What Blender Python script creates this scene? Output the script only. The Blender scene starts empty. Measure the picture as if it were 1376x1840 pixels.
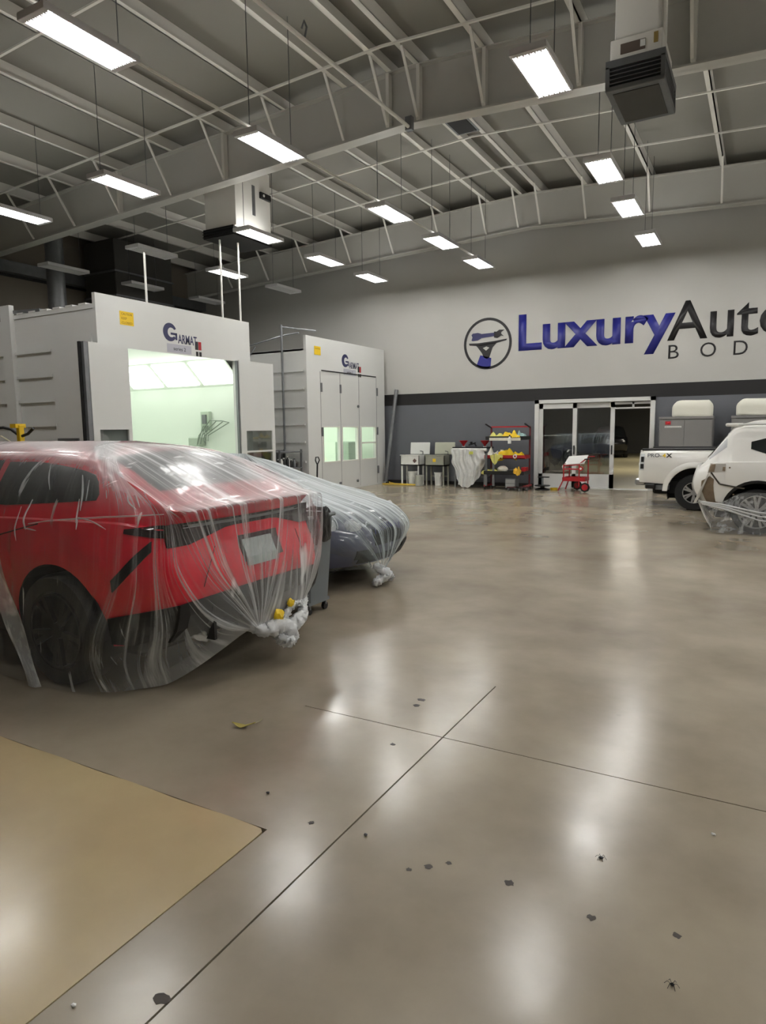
import bpy, bmesh, math, random
import numpy as np
from mathutils import Vector, Matrix
random.seed(7); rng = np.random.RandomState(11)
S = bpy.context.scene; C = S.collection
R = math.radians; PI = math.pi

# ------------------------------------------------------------------ camera, world, exposure
CAM_H = 1.7
F_PX = 1215.5
cd = bpy.data.cameras.new('camera'); cam = bpy.data.objects.new('camera', cd); C.objects.link(cam)
yaw, pitch, roll = R(29.43), R(6.92), R(-0.755)
fwd = Vector((-math.sin(yaw)*math.cos(pitch), math.cos(yaw)*math.cos(pitch), -math.sin(pitch)))
rt = Vector((math.cos(yaw), math.sin(yaw), 0)); upv = rt.cross(fwd)
r2 = math.cos(roll)*rt + math.sin(roll)*upv; u2 = -math.sin(roll)*rt + math.cos(roll)*upv
M4 = Matrix((r2, u2, -fwd)).transposed().to_4x4(); M4.translation = Vector((0, 0, CAM_H))
cam.matrix_world = M4
cd.sensor_fit = 'VERTICAL'; cd.sensor_height = 36.0; cd.lens = 36.0*F_PX/1840.0
cd.clip_start = 0.05; cd.clip_end = 200
S.camera = cam
w = bpy.data.worlds.new('world'); S.world = w; w.use_nodes = True
w.node_tree.nodes['Background'].inputs[0].default_value = (.02, .022, .025, 1)
w.node_tree.nodes['Background'].inputs[1].default_value = 0.3
vs = S.view_settings
S.display_settings.display_device = 'sRGB'
vs.view_transform = 'Standard'; vs.look = 'None'; vs.gamma = 1; vs.use_curve_mapping = False
vs.exposure = 0.88
S.cycles.transparent_max_bounces = 24
TUBE_E = 26.0        # light given off by each fluorescent tube
UP_E = 11.0           # glow of strips added on the lamp tops to brighten the ceiling
BOOTH_E = 2.5        # booth light panes
SHOP_E = 4.5

# ------------------------------------------------------------------ materials
def lin(c):
    c = c/255.0
    return c/12.92 if c <= .04045 else ((c+.055)/1.055)**2.4
def rgb(r, g, b): return (lin(r), lin(g), lin(b), 1)
def mat(name, col, rough=.5, metal=0, var=0, scale=3, bump=0, bscale=40, coat=0, emit=0, alpha=1, spec=.5, rvar=0):
    m = bpy.data.materials.new(name); m.use_nodes = True; nt = m.node_tree; b = nt.nodes['Principled BSDF']
    b.inputs['Base Color'].default_value = col; b.inputs['Roughness'].default_value = rough
    b.inputs['Metallic'].default_value = metal; b.inputs['Specular IOR Level'].default_value = spec
    if coat: b.inputs['Coat Weight'].default_value = coat; b.inputs['Coat Roughness'].default_value = .06
    tc = nt.nodes.new('ShaderNodeTexCoord')
    if var or rvar:
        n = nt.nodes.new('ShaderNodeTexNoise'); n.inputs['Scale'].default_value = scale; n.inputs['Detail'].default_value = 5
        nt.links.new(tc.outputs['Object'], n.inputs['Vector'])
        if var:
            mx = nt.nodes.new('ShaderNodeMix'); mx.data_type = 'RGBA'
            mx.inputs[6].default_value = tuple(max(0, c*(1-var)) for c in col[:3])+(1,)
            mx.inputs[7].default_value = tuple(min(1, c*(1+var)) for c in col[:3])+(1,)
            nt.links.new(n.outputs['Fac'], mx.inputs[0]); nt.links.new(mx.outputs[2], b.inputs['Base Color'])
        if rvar:
            mr = nt.nodes.new('ShaderNodeMapRange'); mr.inputs[3].default_value = rough-rvar; mr.inputs[4].default_value = rough+rvar
            nt.links.new(n.outputs['Fac'], mr.inputs[0]); nt.links.new(mr.outputs[0], b.inputs['Roughness'])
    if bump:
        n2 = nt.nodes.new('ShaderNodeTexNoise'); n2.inputs['Scale'].default_value = bscale; n2.inputs['Detail'].default_value = 4
        nt.links.new(tc.outputs['Object'], n2.inputs['Vector'])
        bp = nt.nodes.new('ShaderNodeBump'); bp.inputs['Strength'].default_value = bump; bp.inputs['Distance'].default_value = .02
        nt.links.new(n2.outputs['Fac'], bp.inputs['Height']); nt.links.new(bp.outputs['Normal'], b.inputs['Normal'])
    if emit:
        b.inputs['Emission Color'].default_value = col; b.inputs['Emission Strength'].default_value = emit
    return m
def glass(name, tint, refl=.12, rough=.02, tr=1):
    """thin sheet glass: clear pane with a mirror share that grows at a slant"""
    m = bpy.data.materials.new(name); m.use_nodes = True; nt = m.node_tree; nt.nodes.clear()
    o = nt.nodes.new('ShaderNodeOutputMaterial'); mx = nt.nodes.new('ShaderNodeMixShader')
    t = nt.nodes.new('ShaderNodeBsdfTransparent'); t.inputs[0].default_value = tint
    g = nt.nodes.new('ShaderNodeBsdfGlossy'); g.inputs['Roughness'].default_value = rough; g.inputs[0].default_value = (.9, .9, .9, 1)
    lw = nt.nodes.new('ShaderNodeLayerWeight'); lw.inputs[0].default_value = .5
    pw = nt.nodes.new('ShaderNodeMath'); pw.operation = 'POWER'; pw.inputs[1].default_value = 5; nt.links.new(lw.outputs['Facing'], pw.inputs[0])
    mr = nt.nodes.new('ShaderNodeMapRange'); mr.inputs[3].default_value = refl; mr.inputs[4].default_value = 1
    nt.links.new(pw.outputs[0], mr.inputs[0]); nt.links.new(mr.outputs[0], mx.inputs[0])
    nt.links.new(t.outputs[0], mx.inputs[1]); nt.links.new(g.outputs[0], mx.inputs[2]); nt.links.new(mx.outputs[0], o.inputs[0])
    return m
def film_mat(name, base, streak, face, us, vscale, tint=(.82, .84, .85, 1), rough=.28, crinkle=.25, top_white=0, gather=False, bunch=0, lo=.5, hi=.72):
    """clear masking film: see-through sheet that whitens where it folds (uv along the folds) and at a slant"""
    m = bpy.data.materials.new(name); m.use_nodes = True; nt = m.node_tree; nt.nodes.clear(); N = nt.nodes.new; L = nt.links.new
    o = N('ShaderNodeOutputMaterial'); mx = N('ShaderNodeMixShader'); t = N('ShaderNodeBsdfTransparent')
    p = N('ShaderNodeBsdfPrincipled'); p.inputs['Base Color'].default_value = tint; p.inputs['Roughness'].default_value = rough
    p.inputs['Specular IOR Level'].default_value = .8
    uv = N('ShaderNodeTexCoord'); mp = N('ShaderNodeMapping'); mp.inputs['Scale'].default_value = (us, vscale, 1)
    L(uv.outputs['UV'], mp.inputs[0])
    n = N('ShaderNodeTexNoise'); n.inputs['Scale'].default_value = 1; n.inputs['Detail'].default_value = 6; n.inputs['Roughness'].default_value = .65
    L(mp.outputs[0], n.inputs['Vector'])
    cr = N('ShaderNodeMapRange'); cr.inputs[1].default_value = lo; cr.inputs[2].default_value = hi; cr.inputs[3].default_value = 0; cr.inputs[4].default_value = streak
    L(n.outputs['Fac'], cr.inputs[0])
    mpb = N('ShaderNodeMapping'); mpb.inputs['Scale'].default_value = (us*2.7, vscale*.8, 1); mpb.inputs['Location'].default_value = (3.3, 1.7, 0); L(uv.outputs['UV'], mpb.inputs[0])
    nb = N('ShaderNodeTexNoise'); nb.inputs['Scale'].default_value = 1; nb.inputs['Detail'].default_value = 3; L(mpb.outputs[0], nb.inputs['Vector'])
    crb = N('ShaderNodeMapRange'); crb.inputs[1].default_value = lo; crb.inputs[2].default_value = hi; crb.inputs[3].default_value = 0; crb.inputs[4].default_value = streak*.6; L(nb.outputs['Fac'], crb.inputs[0])
    cs = N('ShaderNodeMath'); cs.operation = 'ADD'; L(cr.outputs[0], cs.inputs[0]); L(crb.outputs[0], cs.inputs[1]); cr = cs
    lw = N('ShaderNodeLayerWeight'); lw.inputs[0].default_value = .5
    pw = N('ShaderNodeMath'); pw.operation = 'POWER'; pw.inputs[1].default_value = 3.0; L(lw.outputs['Facing'], pw.inputs[0])
    fm = N('ShaderNodeMath'); fm.operation = 'MULTIPLY_ADD'; fm.inputs[1].default_value = face; fm.inputs[2].default_value = base; L(pw.outputs[0], fm.inputs[0])
    ad = N('ShaderNodeMath'); ad.operation = 'ADD'; ad.use_clamp = True; L(fm.outputs[0], ad.inputs[0])
    if gather:      # crinkle glints painted in as whiter lines
        cm = N('ShaderNodeMapping'); cm.inputs['Rotation'].default_value = (0, R(-28), R(8)); cm.inputs['Scale'].default_value = (16, 5, 1.7); L(uv.outputs['Object'], cm.inputs[0])
        cn_ = N('ShaderNodeTexNoise'); cn_.inputs['Scale'].default_value = 1; cn_.inputs['Detail'].default_value = 2; L(cm.outputs[0], cn_.inputs['Vector'])
        ck = N('ShaderNodeMapRange'); ck.inputs[1].default_value = .66; ck.inputs[2].default_value = .72; ck.inputs[3].default_value = 0; ck.inputs[4].default_value = .5; L(cn_.outputs['Fac'], ck.inputs[0])
        ac = N('ShaderNodeMath'); ac.operation = 'ADD'; L(fm.outputs[0], ac.inputs[0]); L(ck.outputs[0], ac.inputs[1]); L(ac.outputs[0], ad.inputs[0])
    if gather:      # how tightly the sheet is pulled there
        at = N('ShaderNodeAttribute'); at.attribute_name = 'gather'; mu = N('ShaderNodeMath'); mu.operation = 'MULTIPLY'
        L(cr.outputs[0], mu.inputs[0]); L(at.outputs['Fac'], mu.inputs[1]); L(mu.outputs[0], ad.inputs[1])
    else: L(cr.outputs[0], ad.inputs[1])
    if top_white:        # whiter on faces that look up
        ge = N('ShaderNodeNewGeometry'); sx = N('ShaderNodeSeparateXYZ'); L(ge.outputs['Normal'], sx.inputs[0])
        ab = N('ShaderNodeMath'); ab.operation = 'ABSOLUTE'; L(sx.outputs['Z'], ab.inputs[0])
        p2 = N('ShaderNodeMath'); p2.operation = 'POWER'; p2.inputs[1].default_value = 3; L(ab.outputs[0], p2.inputs[0])
        m2 = N('ShaderNodeMath'); m2.operation = 'MULTIPLY_ADD'; m2.inputs[1].default_value = top_white; m2.use_clamp = True; L(p2.outputs[0], m2.inputs[0]); L(ad.outputs[0], m2.inputs[2]); ad = m2
    if bunch:       # layers pile up towards the tied end (v = 1)
        su = N('ShaderNodeSeparateXYZ'); L(uv.outputs['UV'], su.inputs[0]); br = N('ShaderNodeMapRange'); br.inputs[1].default_value = .62; br.inputs[2].default_value = 1; br.inputs[3].default_value = 0; br.inputs[4].default_value = bunch
        L(su.outputs['Y'], br.inputs[0]); bm_ = N('ShaderNodeMath'); bm_.operation = 'MULTIPLY'; L(br.outputs[0], bm_.inputs[0]); L(at.outputs['Fac'], bm_.inputs[1])
        a3 = N('ShaderNodeMath'); a3.operation = 'ADD'; a3.use_clamp = True; L(ad.outputs[0], a3.inputs[0]); L(bm_.outputs[0], a3.inputs[1]); ad = a3
    n2 = N('ShaderNodeTexNoise'); n2.inputs['Scale'].default_value = 9; n2.inputs['Detail'].default_value = 4; L(uv.outputs['Object'], n2.inputs['Vector'])
    bp = N('ShaderNodeBump'); bp.inputs['Strength'].default_value = crinkle; bp.inputs['Distance'].default_value = .03
    L(n2.outputs['Fac'], bp.inputs['Height']); L(bp.outputs[0], p.inputs['Normal'])
    L(ad.outputs[0], mx.inputs[0]); L(t.outputs[0], mx.inputs[1]); L(p.outputs[0], mx.inputs[2]); L(mx.outputs[0], o.inputs[0])
    return m
def floor_mat(name, a, b, rough):
    m = bpy.data.materials.new(name); m.use_nodes = True; nt = m.node_tree; p = nt.nodes['Principled BSDF']; p.inputs['Specular IOR Level'].default_value = .62; N = nt.nodes.new; L = nt.links.new
    g = N('ShaderNodeNewGeometry')
    n = N('ShaderNodeTexNoise'); n.inputs['Scale'].default_value = .8; n.inputs['Detail'].default_value = 8; n.inputs['Roughness'].default_value = .55
    L(g.outputs['Position'], n.inputs['Vector'])
    cr = N('ShaderNodeValToRGB'); cr.color_ramp.elements[0].position = .32; cr.color_ramp.elements[1].position = .7
    cr.color_ramp.elements[0].color = a; cr.color_ramp.elements[1].color = b
    L(n.outputs['Fac'], cr.inputs[0])
    # small dark oil spots and pits
    v = N('ShaderNodeTexVoronoi'); v.inputs['Scale'].default_value = 2.3; v.inputs['Randomness'].default_value = 1; L(g.outputs['Position'], v.inputs['Vector'])
    n3 = N('ShaderNodeTexNoise'); n3.inputs['Scale'].default_value = 14; n3.inputs['Detail'].default_value = 5; L(g.outputs['Position'], n3.inputs['Vector'])
    sm = N('ShaderNodeMath'); sm.operation = 'MULTIPLY_ADD'; sm.inputs[1].default_value = .06; L(n3.outputs['Fac'], sm.inputs[0]); L(v.outputs['Distance'], sm.inputs[2])
    mr = N('ShaderNodeMapRange'); mr.inputs[1].default_value = .05; mr.inputs[2].default_value = .075; mr.inputs[3].default_value = .1; mr.inputs[4].default_value = 0
    L(sm.outputs[0], mr.inputs[0])
    mx = N('ShaderNodeMix'); mx.data_type = 'RGBA'; mx.inputs[7].default_value = rgb(48, 42, 34)
    L(mr.outputs[0], mx.inputs[0]); L(cr.outputs[0], mx.inputs[6]); L(mx.outputs[2], p.inputs['Base Color'])
    n2 = N('ShaderNodeTexNoise'); n2.inputs['Scale'].default_value = 1.7; n2.inputs['Detail'].default_value = 6; L(g.outputs['Position'], n2.inputs['Vector'])
    r = N('ShaderNodeMapRange'); r.inputs[1].default_value = .3; r.inputs[2].default_value = .7; r.inputs[3].default_value = rough-.04; r.inputs[4].default_value = rough+.04
    L(n2.outputs['Fac'], r.inputs[0]); L(r.outputs[0], p.inputs['Roughness'])
    n4 = N('ShaderNodeTexNoise'); n4.inputs['Scale'].default_value = 5; n4.inputs['Detail'].default_value = 3; L(g.outputs['Position'], n4.inputs['Vector'])
    bp = N('ShaderNodeBump'); bp.inputs['Strength'].default_value = .035; bp.inputs['Distance'].default_value = .02; L(n4.outputs['Fac'], bp.inputs['Height']); L(bp.outputs[0], p.inputs['Normal'])
    return m

WALLW = mat('wall_white', rgb(178, 177, 172), .6, var=.03, scale=1.2)
WALLG = mat('wall_slate', rgb(98, 100, 105), .55, var=.05, scale=1)
BAND = mat('wall_black', rgb(26, 24, 24), .5)
WALLL = mat('wall_beige', rgb(128, 120, 108), .7, var=.1, scale=.7)
ROOF = mat('roof_vinyl', rgb(136, 134, 127), .7, var=.05, scale=.8, bump=.2, bscale=2)
STEEL = mat('white_steel', rgb(222, 220, 213), .5, var=.06, scale=2)
GREYST = mat('grey_steel', rgb(188, 187, 181), .5, var=.05, scale=2)
BOOTHW = mat('booth_enamel', rgb(208, 209, 206), .45, var=.03, scale=1.5)
BOOTHI = mat('booth_inside', rgb(222, 230, 219), .4)
DARK = mat('dark_gap', rgb(20, 20, 20), .7)
BLACK = mat('black_plastic', rgb(18, 18, 19), .45)
BAG = mat('black_bag', rgb(14, 14, 15), .3, bump=.8, bscale=18)
RUB = mat('tyre_rubber', rgb(20, 20, 21), .75, bump=.2, bscale=60)
CHROME = mat('alloy', rgb(190, 192, 195), .3, metal=.85)
ALU = mat('aluminium', rgb(212, 213, 210), .4)
GALV = mat('galvanised', rgb(120, 122, 124), .45, metal=.6, var=.2, scale=6)
RED = mat('red_paint', rgb(214, 14, 46), .3, coat=.8)
REDM = mat('red_enamel', rgb(165, 28, 34), .4)
WHITE = mat('white_paint', rgb(240, 239, 234), .3, coat=.6)
BLUEP = mat('slate_blue_paint', rgb(70, 74, 98), .3, coat=.8)
DARKCAR = mat('black_paint', rgb(16, 17, 19), .25, coat=.6)
WIN = mat('tinted_glass', rgb(26, 30, 31), .12, spec=.8)
LAMPR = mat('red_lens', rgb(34, 6, 9), .15, coat=1)
LAMPC = mat('clear_lens', rgb(210, 214, 216), .12, coat=1)
PLATE = mat('plate_grey', rgb(168, 178, 176), .4)
BAGW = mat('white_bag', rgb(226, 224, 210), .55, bump=.4, bscale=6)
YEL = mat('yellow', rgb(226, 190, 24), .5)
HOSE = mat('yellow_hose', rgb(190, 160, 40), .5)
PAPER = mat('paper', rgb(222, 222, 218), .7)
BROWN = mat('dried_mud', rgb(120, 104, 84), .8, var=.4, scale=14)
INK = mat('black_ink', rgb(22, 20, 22), .5)
BLUEI = mat('blue_ink', rgb(30, 34, 122), .45)
NAVY = mat('navy_ink', rgb(40, 42, 84), .5)
CABG = mat('cabinet_grey', rgb(128, 126, 124), .5, var=.04)
GREYP = mat('bin_grey', rgb(112, 118, 122), .5)
OLIVE = mat('olive_grey', rgb(150, 150, 138), .5, var=.1)
FLOORG = floor_mat('polished_concrete', rgb(132, 121, 103), rgb(166, 155, 136), .215)
FLOORT = floor_mat('tan_concrete', rgb(166, 147, 110), rgb(188, 170, 130), .22)
FLOORY = mat('shop_floor', rgb(196, 186, 150), .35, var=.08, scale=1)
TUBE = mat('tube_glow', (1, .99, .96, 1), .5, emit=TUBE_E)
UPL = mat('uplight_added_glow', (1, .99, .96, 1), .5, emit=UP_E)
PANEL2 = mat('booth_lamp_bright', (.97, 1, .95, 1), .5, emit=BOOTH_E*5)
PANEL = mat('booth_lamp', (.97, 1, .95, 1), .5, emit=BOOTH_E)
SHOPL = mat('shop_lamp_added', (1, .93, .8, 1), .5, emit=SHOP_E)
REFL = mat('reflector', rgb(215, 214, 216), .4)
GLS = glass('door_glass', (.68, .71, .72, 1), .22)
GLSB = glass('booth_glass', (.97, .985, .97, 1), .04)
GLSD = glass('shadow_glass', (.72, .74, .73, 1), .08)
FILMR = film_mat('film_red_car', .02, .55, .5, 190, .9, lo=.52, hi=.68, top_white=.3, gather=True, bunch=.35)
FILMB = film_mat('film_blue_car', .05, .7, .6, 150, 1.0, top_white=.36, gather=True, bunch=.3, tint=(.48, .54, .55, 1), rough=.4, lo=.48, hi=.68)
FILMS = film_mat('film_white_car', .16, .45, .7, 26, 3)
FILMK = film_mat('film_bunched', .72, .3, .4, 8, 6, rough=.35, crinkle=.7)

# ------------------------------------------------------------------ mesh builder
class MB:
    def __init__(s): s.bm = bmesh.new(); s.mi = 0
    def _tag(s, n0):
        s.bm.faces.ensure_lookup_table()
        for f in s.bm.faces[n0:]: f.material_index = s.mi
        return s
    def box(s, lo, hi, bev=0, rot=None, seg=1):
        n0 = len(s.bm.faces)
        lo = Vector(lo); hi = Vector(hi); c = (lo+hi)/2; d = hi-lo
        M = Matrix.Translation(c) @ (rot.to_4x4() if rot else Matrix()) @ Matrix.Diagonal((d.x, d.y, d.z, 1))
        r = bmesh.ops.create_cube(s.bm, size=1, matrix=M)
        if bev:
            es = list({e for v in r['verts'] for e in v.link_edges})
            bmesh.ops.bevel(s.bm, geom=es, offset=min(bev, .45*min(abs(d.x), abs(d.y), abs(d.z))), segments=seg, affect='EDGES', profile=.5)
        return s._tag(n0)
    def bar(s, a, b, wx, wz, up=(0, 0, 1)):
        a = Vector(a); b = Vector(b); d = b-a; y = d.normalized(); u = Vector(up)
        if abs(y.dot(u)) > .98: u = Vector((1, 0, 0))
        x = y.cross(u).normalized(); z = x.cross(y)
        M = Matrix((x*wx, y*d.length, z*wz)).transposed().to_4x4(); M.translation = (a+b)/2
        n0 = len(s.bm.faces); bmesh.ops.create_cube(s.bm, size=1, matrix=M); return s._tag(n0)
    def tube(s, pts, r, n=8, cap=True, close=False):
        n0 = len(s.bm.faces); pts = [Vector(p) for p in pts]; rings = []; k = len(pts)
        rr = r if isinstance(r, (list, tuple)) else [r]*k
        pu = None
        for i, p in enumerate(pts):
            if close: d = (pts[(i+1) % k]-pts[i-1]).normalized()
            else: d = (pts[min(i+1, k-1)]-pts[max(i-1, 0)]).normalized()
            if pu is None:
                u = Vector((0, 0, 1)) if abs(d.z) < .9 else Vector((1, 0, 0))
            else: u = pu
            x = d.cross(u).normalized(); u = x.cross(d).normalized(); pu = u
            rings.append([s.bm.verts.new(p+(x*math.cos(2*PI*j/n)+u*math.sin(2*PI*j/n))*rr[i]) for j in range(n)])
        m = k if close else k-1
        for i in range(m):
            A = rings[i]; B = rings[(i+1) % k]
            for j in range(n): s.bm.faces.new((A[j], A[(j+1) % n], B[(j+1) % n], B[j]))
        if cap and not close:
            s.bm.faces.new(rings[0][::-1]); s.bm.faces.new(rings[-1])
        return s._tag(n0)
    def lathe(s, prof, n=20, M=None):
        """prof: (r,z) about local z; M places it"""
        n0 = len(s.bm.faces); M = M or Matrix(); rings = []
        for r, z in prof:
            if r < 1e-5: rings.append([s.bm.verts.new(M @ Vector((0, 0, z)))])
            else: rings.append([s.bm.verts.new(M @ Vector((r*math.cos(2*PI*j/n), r*math.sin(2*PI*j/n), z))) for j in range(n)])
        for A, B in zip(rings, rings[1:]):
            for j in range(n):
                a = A[j % len(A)]; b = A[(j+1) % len(A)]; c = B[(j+1) % len(B)]; d = B[j % len(B)]
                vv = []
                for v in (a, b, c, d):
                    if v not in vv: vv.append(v)
                if len(vv) > 2: s.bm.faces.new(vv)
        return s._tag(n0)
    def grid(s, P, uv=False, skirt=None):
        """P[i][j] -> Vector; optional skirt: vector function giving the inward offset"""
        n0 = len(s.bm.faces); nu = len(P); nv = len(P[0])
        V = [[s.bm.verts.new(p) for p in row] for row in P]
        lay = s.bm.loops.layers.uv.verify() if uv else None
        for i in range(nu-1):
            for j in range(nv-1):
                f = s.bm.faces.new((V[i][j], V[i+1][j], V[i+1][j+1], V[i][j+1]))
                if uv:
                    for l, (a, b) in zip(f.loops, ((i, j), (i+1, j), (i+1, j+1), (i, j+1))): l[lay].uv = (a/(nu-1), b/(nv-1))
        if skirt is not None:
            ring = [V[i][0] for i in range(nu)]+[V[-1][j] for j in range(1, nv)]+[V[i][-1] for i in range(nu-2, -1, -1)]+[V[0][j] for j in range(nv-2, 0, -1)]
            low = [s.bm.verts.new(v.co+Vector(skirt)) for v in ring]
            for i in range(len(ring)):
                k = (i+1) % len(ring); s.bm.faces.new((ring[i], low[i], low[k], ring[k]))
        return s._tag(n0)
    def prism(s, poly, depth, M=None, axis='y'):
        """poly in (a,b); axis y -> points (a,0..depth,b); x -> (0..depth,a,b); z -> (a,b,0..depth)"""
        n0 = len(s.bm.faces); M = M or Matrix()
        def pt(a, b, t): return M @ Vector({'y': (a, t, b), 'x': (t, a, b), 'z': (a, b, t)}[axis])
        A = [s.bm.verts.new(pt(a, b, 0)) for a, b in poly]; B = [s.bm.verts.new(pt(a, b, depth)) for a, b in poly]
        s.bm.faces.new(A); s.bm.faces.new(B[::-1]); k = len(poly)
        for i in range(k): s.bm.faces.new((A[i], B[i], B[(i+1) % k], A[(i+1) % k]))
        return s._tag(n0)
    def blob(s, c, r, sub=2, noise=.2, seed=0):
        n0 = len(s.bm.faces); q = bmesh.ops.create_icosphere(s.bm, subdivisions=sub, radius=1)
        rr = random.Random(seed); ph = [(rr.uniform(2, 6), rr.uniform(2, 6), rr.uniform(2, 6), rr.uniform(0, 6)) for _ in range(4)]
        for v in q['verts']:
            k = 1+noise*sum(math.sin(a*v.co.x+b*v.co.y+e*v.co.z+p) for a, b, e, p in ph)/2.5
            v.co = Vector((c[0]+v.co.x*r[0]*k, c[1]+v.co.y*r[1]*k, c[2]+v.co.z*r[2]*k))
        return s._tag(n0)
    def build(s, name, mats, parent=None, smooth=False, ang=35, local=False):
        bm = s.bm
        bmesh.ops.recalc_face_normals(bm, faces=bm.faces)
        if smooth:
            for f in bm.faces: f.smooth = True
            for e in bm.edges:
                if len(e.link_faces) == 2 and e.calc_face_angle(0) > R(ang): e.smooth = False
        me = bpy.data.meshes.new(name); bm.to_mesh(me); bm.free()
        for m in (mats if isinstance(mats, (list, tuple)) else [mats]): me.materials.append(m)
        o = bpy.data.objects.new(name, me); C.objects.link(o)
        if parent is not None:
            o.parent = parent
            if not local: me.transform(wmat(parent).inverted())
        return o
def wmat(o):
    m = Matrix.LocRotScale(o.location, o.rotation_euler, None)
    return wmat(o.parent) @ m if o.parent else m
def thing(name, label, cat, loc=(0, 0, 0), rz=0, group=None, kind=None):
    o = bpy.data.objects.new(name, None); C.objects.link(o); o.empty_display_size = .1
    o.location = loc; o.rotation_euler = (0, 0, rz); return tag(o, label, cat, group, kind)
def tag(o, label=None, cat=None, group=None, kind=None):
    if label: o['label'] = label
    if cat: o['category'] = cat
    if group: o['group'] = group
    if kind: o['kind'] = kind
    return o
def struct(o): o['kind'] = 'structure'; return o
def bx(name, m, lo, hi, parent=None, bev=0): return MB().box(lo, hi, bev).build(name, m, parent)
def copy_tree(o, parent=None):
    c = o.copy(); C.objects.link(c)
    if parent: c.parent = parent
    for ch in [x for x in bpy.data.objects if x.parent == o]: copy_tree(ch, c)
    return c
def text(name, body, m, parent, left, base, width, cap, plane, depth=.006, bold=0, pos=0, top=None):
    """flat lettering: left/base in the wall plane, fitted to width and cap height. plane 'y' faces -Y at y=pos, 'x' faces +X at x=pos"""
    cu = bpy.data.curves.new(name, 'FONT'); cu.body = body; cu.size = 1; cu.offset = bold; cu.resolution_u = 4
    o = bpy.data.objects.new(name, cu); C.objects.link(o)
    dg = bpy.context.evaluated_depsgraph_get(); me = bpy.data.meshes.new_from_object(o.evaluated_get(dg))
    bpy.data.objects.remove(o)
    bm = bmesh.new(); bm.from_mesh(me); bpy.data.meshes.remove(me)
    xs = [v.co.x for v in bm.verts]; x0, x1 = min(xs), max(xs)
    cap_h = .729 if top is None else max(v.co.y for v in bm.verts)
    sx = width/(x1-x0); sz = cap/cap_h
    r = bmesh.ops.extrude_face_region(bm, geom=list(bm.faces)); 
    for g in r['geom']:
        if isinstance(g, bmesh.types.BMVert): g.co.z += 1
    for v in bm.verts:
        a = (v.co.x-x0)*sx; b = v.co.y*sz; t = v.co.z*depth
        v.co = Vector((left+a, pos-t, base+b)) if plane == 'y' else Vector((pos+t, left+a, base+b))
    mb = MB(); mb.bm.free(); mb.bm = bm
    return mb.build(name, m, parent)

# ------------------------------------------------------------------ room shell
XL, XR, YB, YF = -18.5, 7.0, 19.2, -6.0
RIDGE_X, SL = -5.8, .045
def ztop(x): return 7.95-SL*abs(x-RIDGE_X)          # top of the rafters
# floor: concrete slabs with saw-cut joints
floor = struct(bx('floor', DARK, (XL, YF, -.25), (XR, YB+.15, -.03)))
GAP = .004
xs_ = [XL, -2.42, -1.484, XR]; ys_ = [YF, 3.272, 4.12, YB+.15]     # saw cuts fade out where they are worn full
def slab(x0, x1, y0, y1):
    gx = lambda x: GAP if x == -1.484 and y1 <= 4.12 else 0
    gy = lambda y: GAP*.8 if y == 3.272 and x0 >= -2.42 else 0
    return bx('slab', FLOORG, (x0+gx(x0), y0+gy(y0), -.2), (x1-gx(x1), y1-gy(y1), 0), floor)
for i in range(3):
    for j in range(3):
        x0, x1, y0, y1 = xs_[i], xs_[i+1], ys_[j], ys_[j+1]
        if j or i == 2: slab(x0, x1, y0, y1)
        elif i == 0: bx('slab', FLOORG, (x0, 2.12, -.2), (x1, y1, 0), floor)
        else:
            sm = MB(); sm.prism([(x0, 2.12), (-1.788, 2.12), (-1.788, y0), (x1-GAP, y0), (x1-GAP, y1-GAP*.8), (x0, y1-GAP*.8)], .2, Matrix.Translation((0, 0, -.2)), axis='z'); sm.build('slab', FLOORG, floor)
sm = MB(); e_ = [(XL, 2.115)]+[(-1.86-.16*k, 2.116+.004*math.sin(k*1.7)) for k in range(22, -1, -1)]+[(-1.815, 2.112), (-1.797, 2.095), (-1.794, 2.06), (-1.7925, 1.9), (-1.7925, YF), (XL, YF)]
sm.prism(e_, .201, Matrix.Translation((0, 0, -.2)), axis='z'); sm.build('slab', FLOORT, floor)
# back wall: slate below, black band, white above; opening for the sliding doors
DX0, DX1, DZ = -5.72, -2.62, 2.42
wall = MB()
for z0, z1, mi in ((0, 2.46, 1), (2.46, 2.81, 2), (2.81, 8.3, 0)):
    wall.mi = mi
    if mi == 1:
        wall.box((XL, YB, z0), (DX0, YB+.25, z1)); wall.box((DX1, YB, z0), (XR, YB+.25, z1)); wall.box((DX0, YB, DZ), (DX1, YB+.25, z1))
    else: wall.box((XL, YB, z0), (XR, YB+.25, z1))
wall_back = struct(wall.build('wall_back', [WALLW, WALLG, BAND]))
struct(MB().box((XL-.25, YF, 0), (XL, YB+.25, 8.3)).build('wall_left', WALLL))
struct(MB().box((XR, YF, 0), (XR+.25, YB+.25, 8.3)).build('wall_right', WALLW))
struct(MB().box((XL, YF-.25, 0), (XR, YF, 8.3)).build('wall_front', WALLW))
bb = MB(); bb.box((XL, YB-.02, 0), (DX0-.08, YB, .1)); bb.box((DX1+.08, YB-.02, 0), (XR, YB, .1)); struct(bb.build('baseboard_back', BAND))
struct(bx('trim_1', BAND, (XL, YF, 6.05), (XL+.06, YB, 6.12)))
struct(bx('trim_2', GALV, (XL, YF, 6.12), (XL+.3, YB, 6.42)))
rf = MB()
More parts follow.
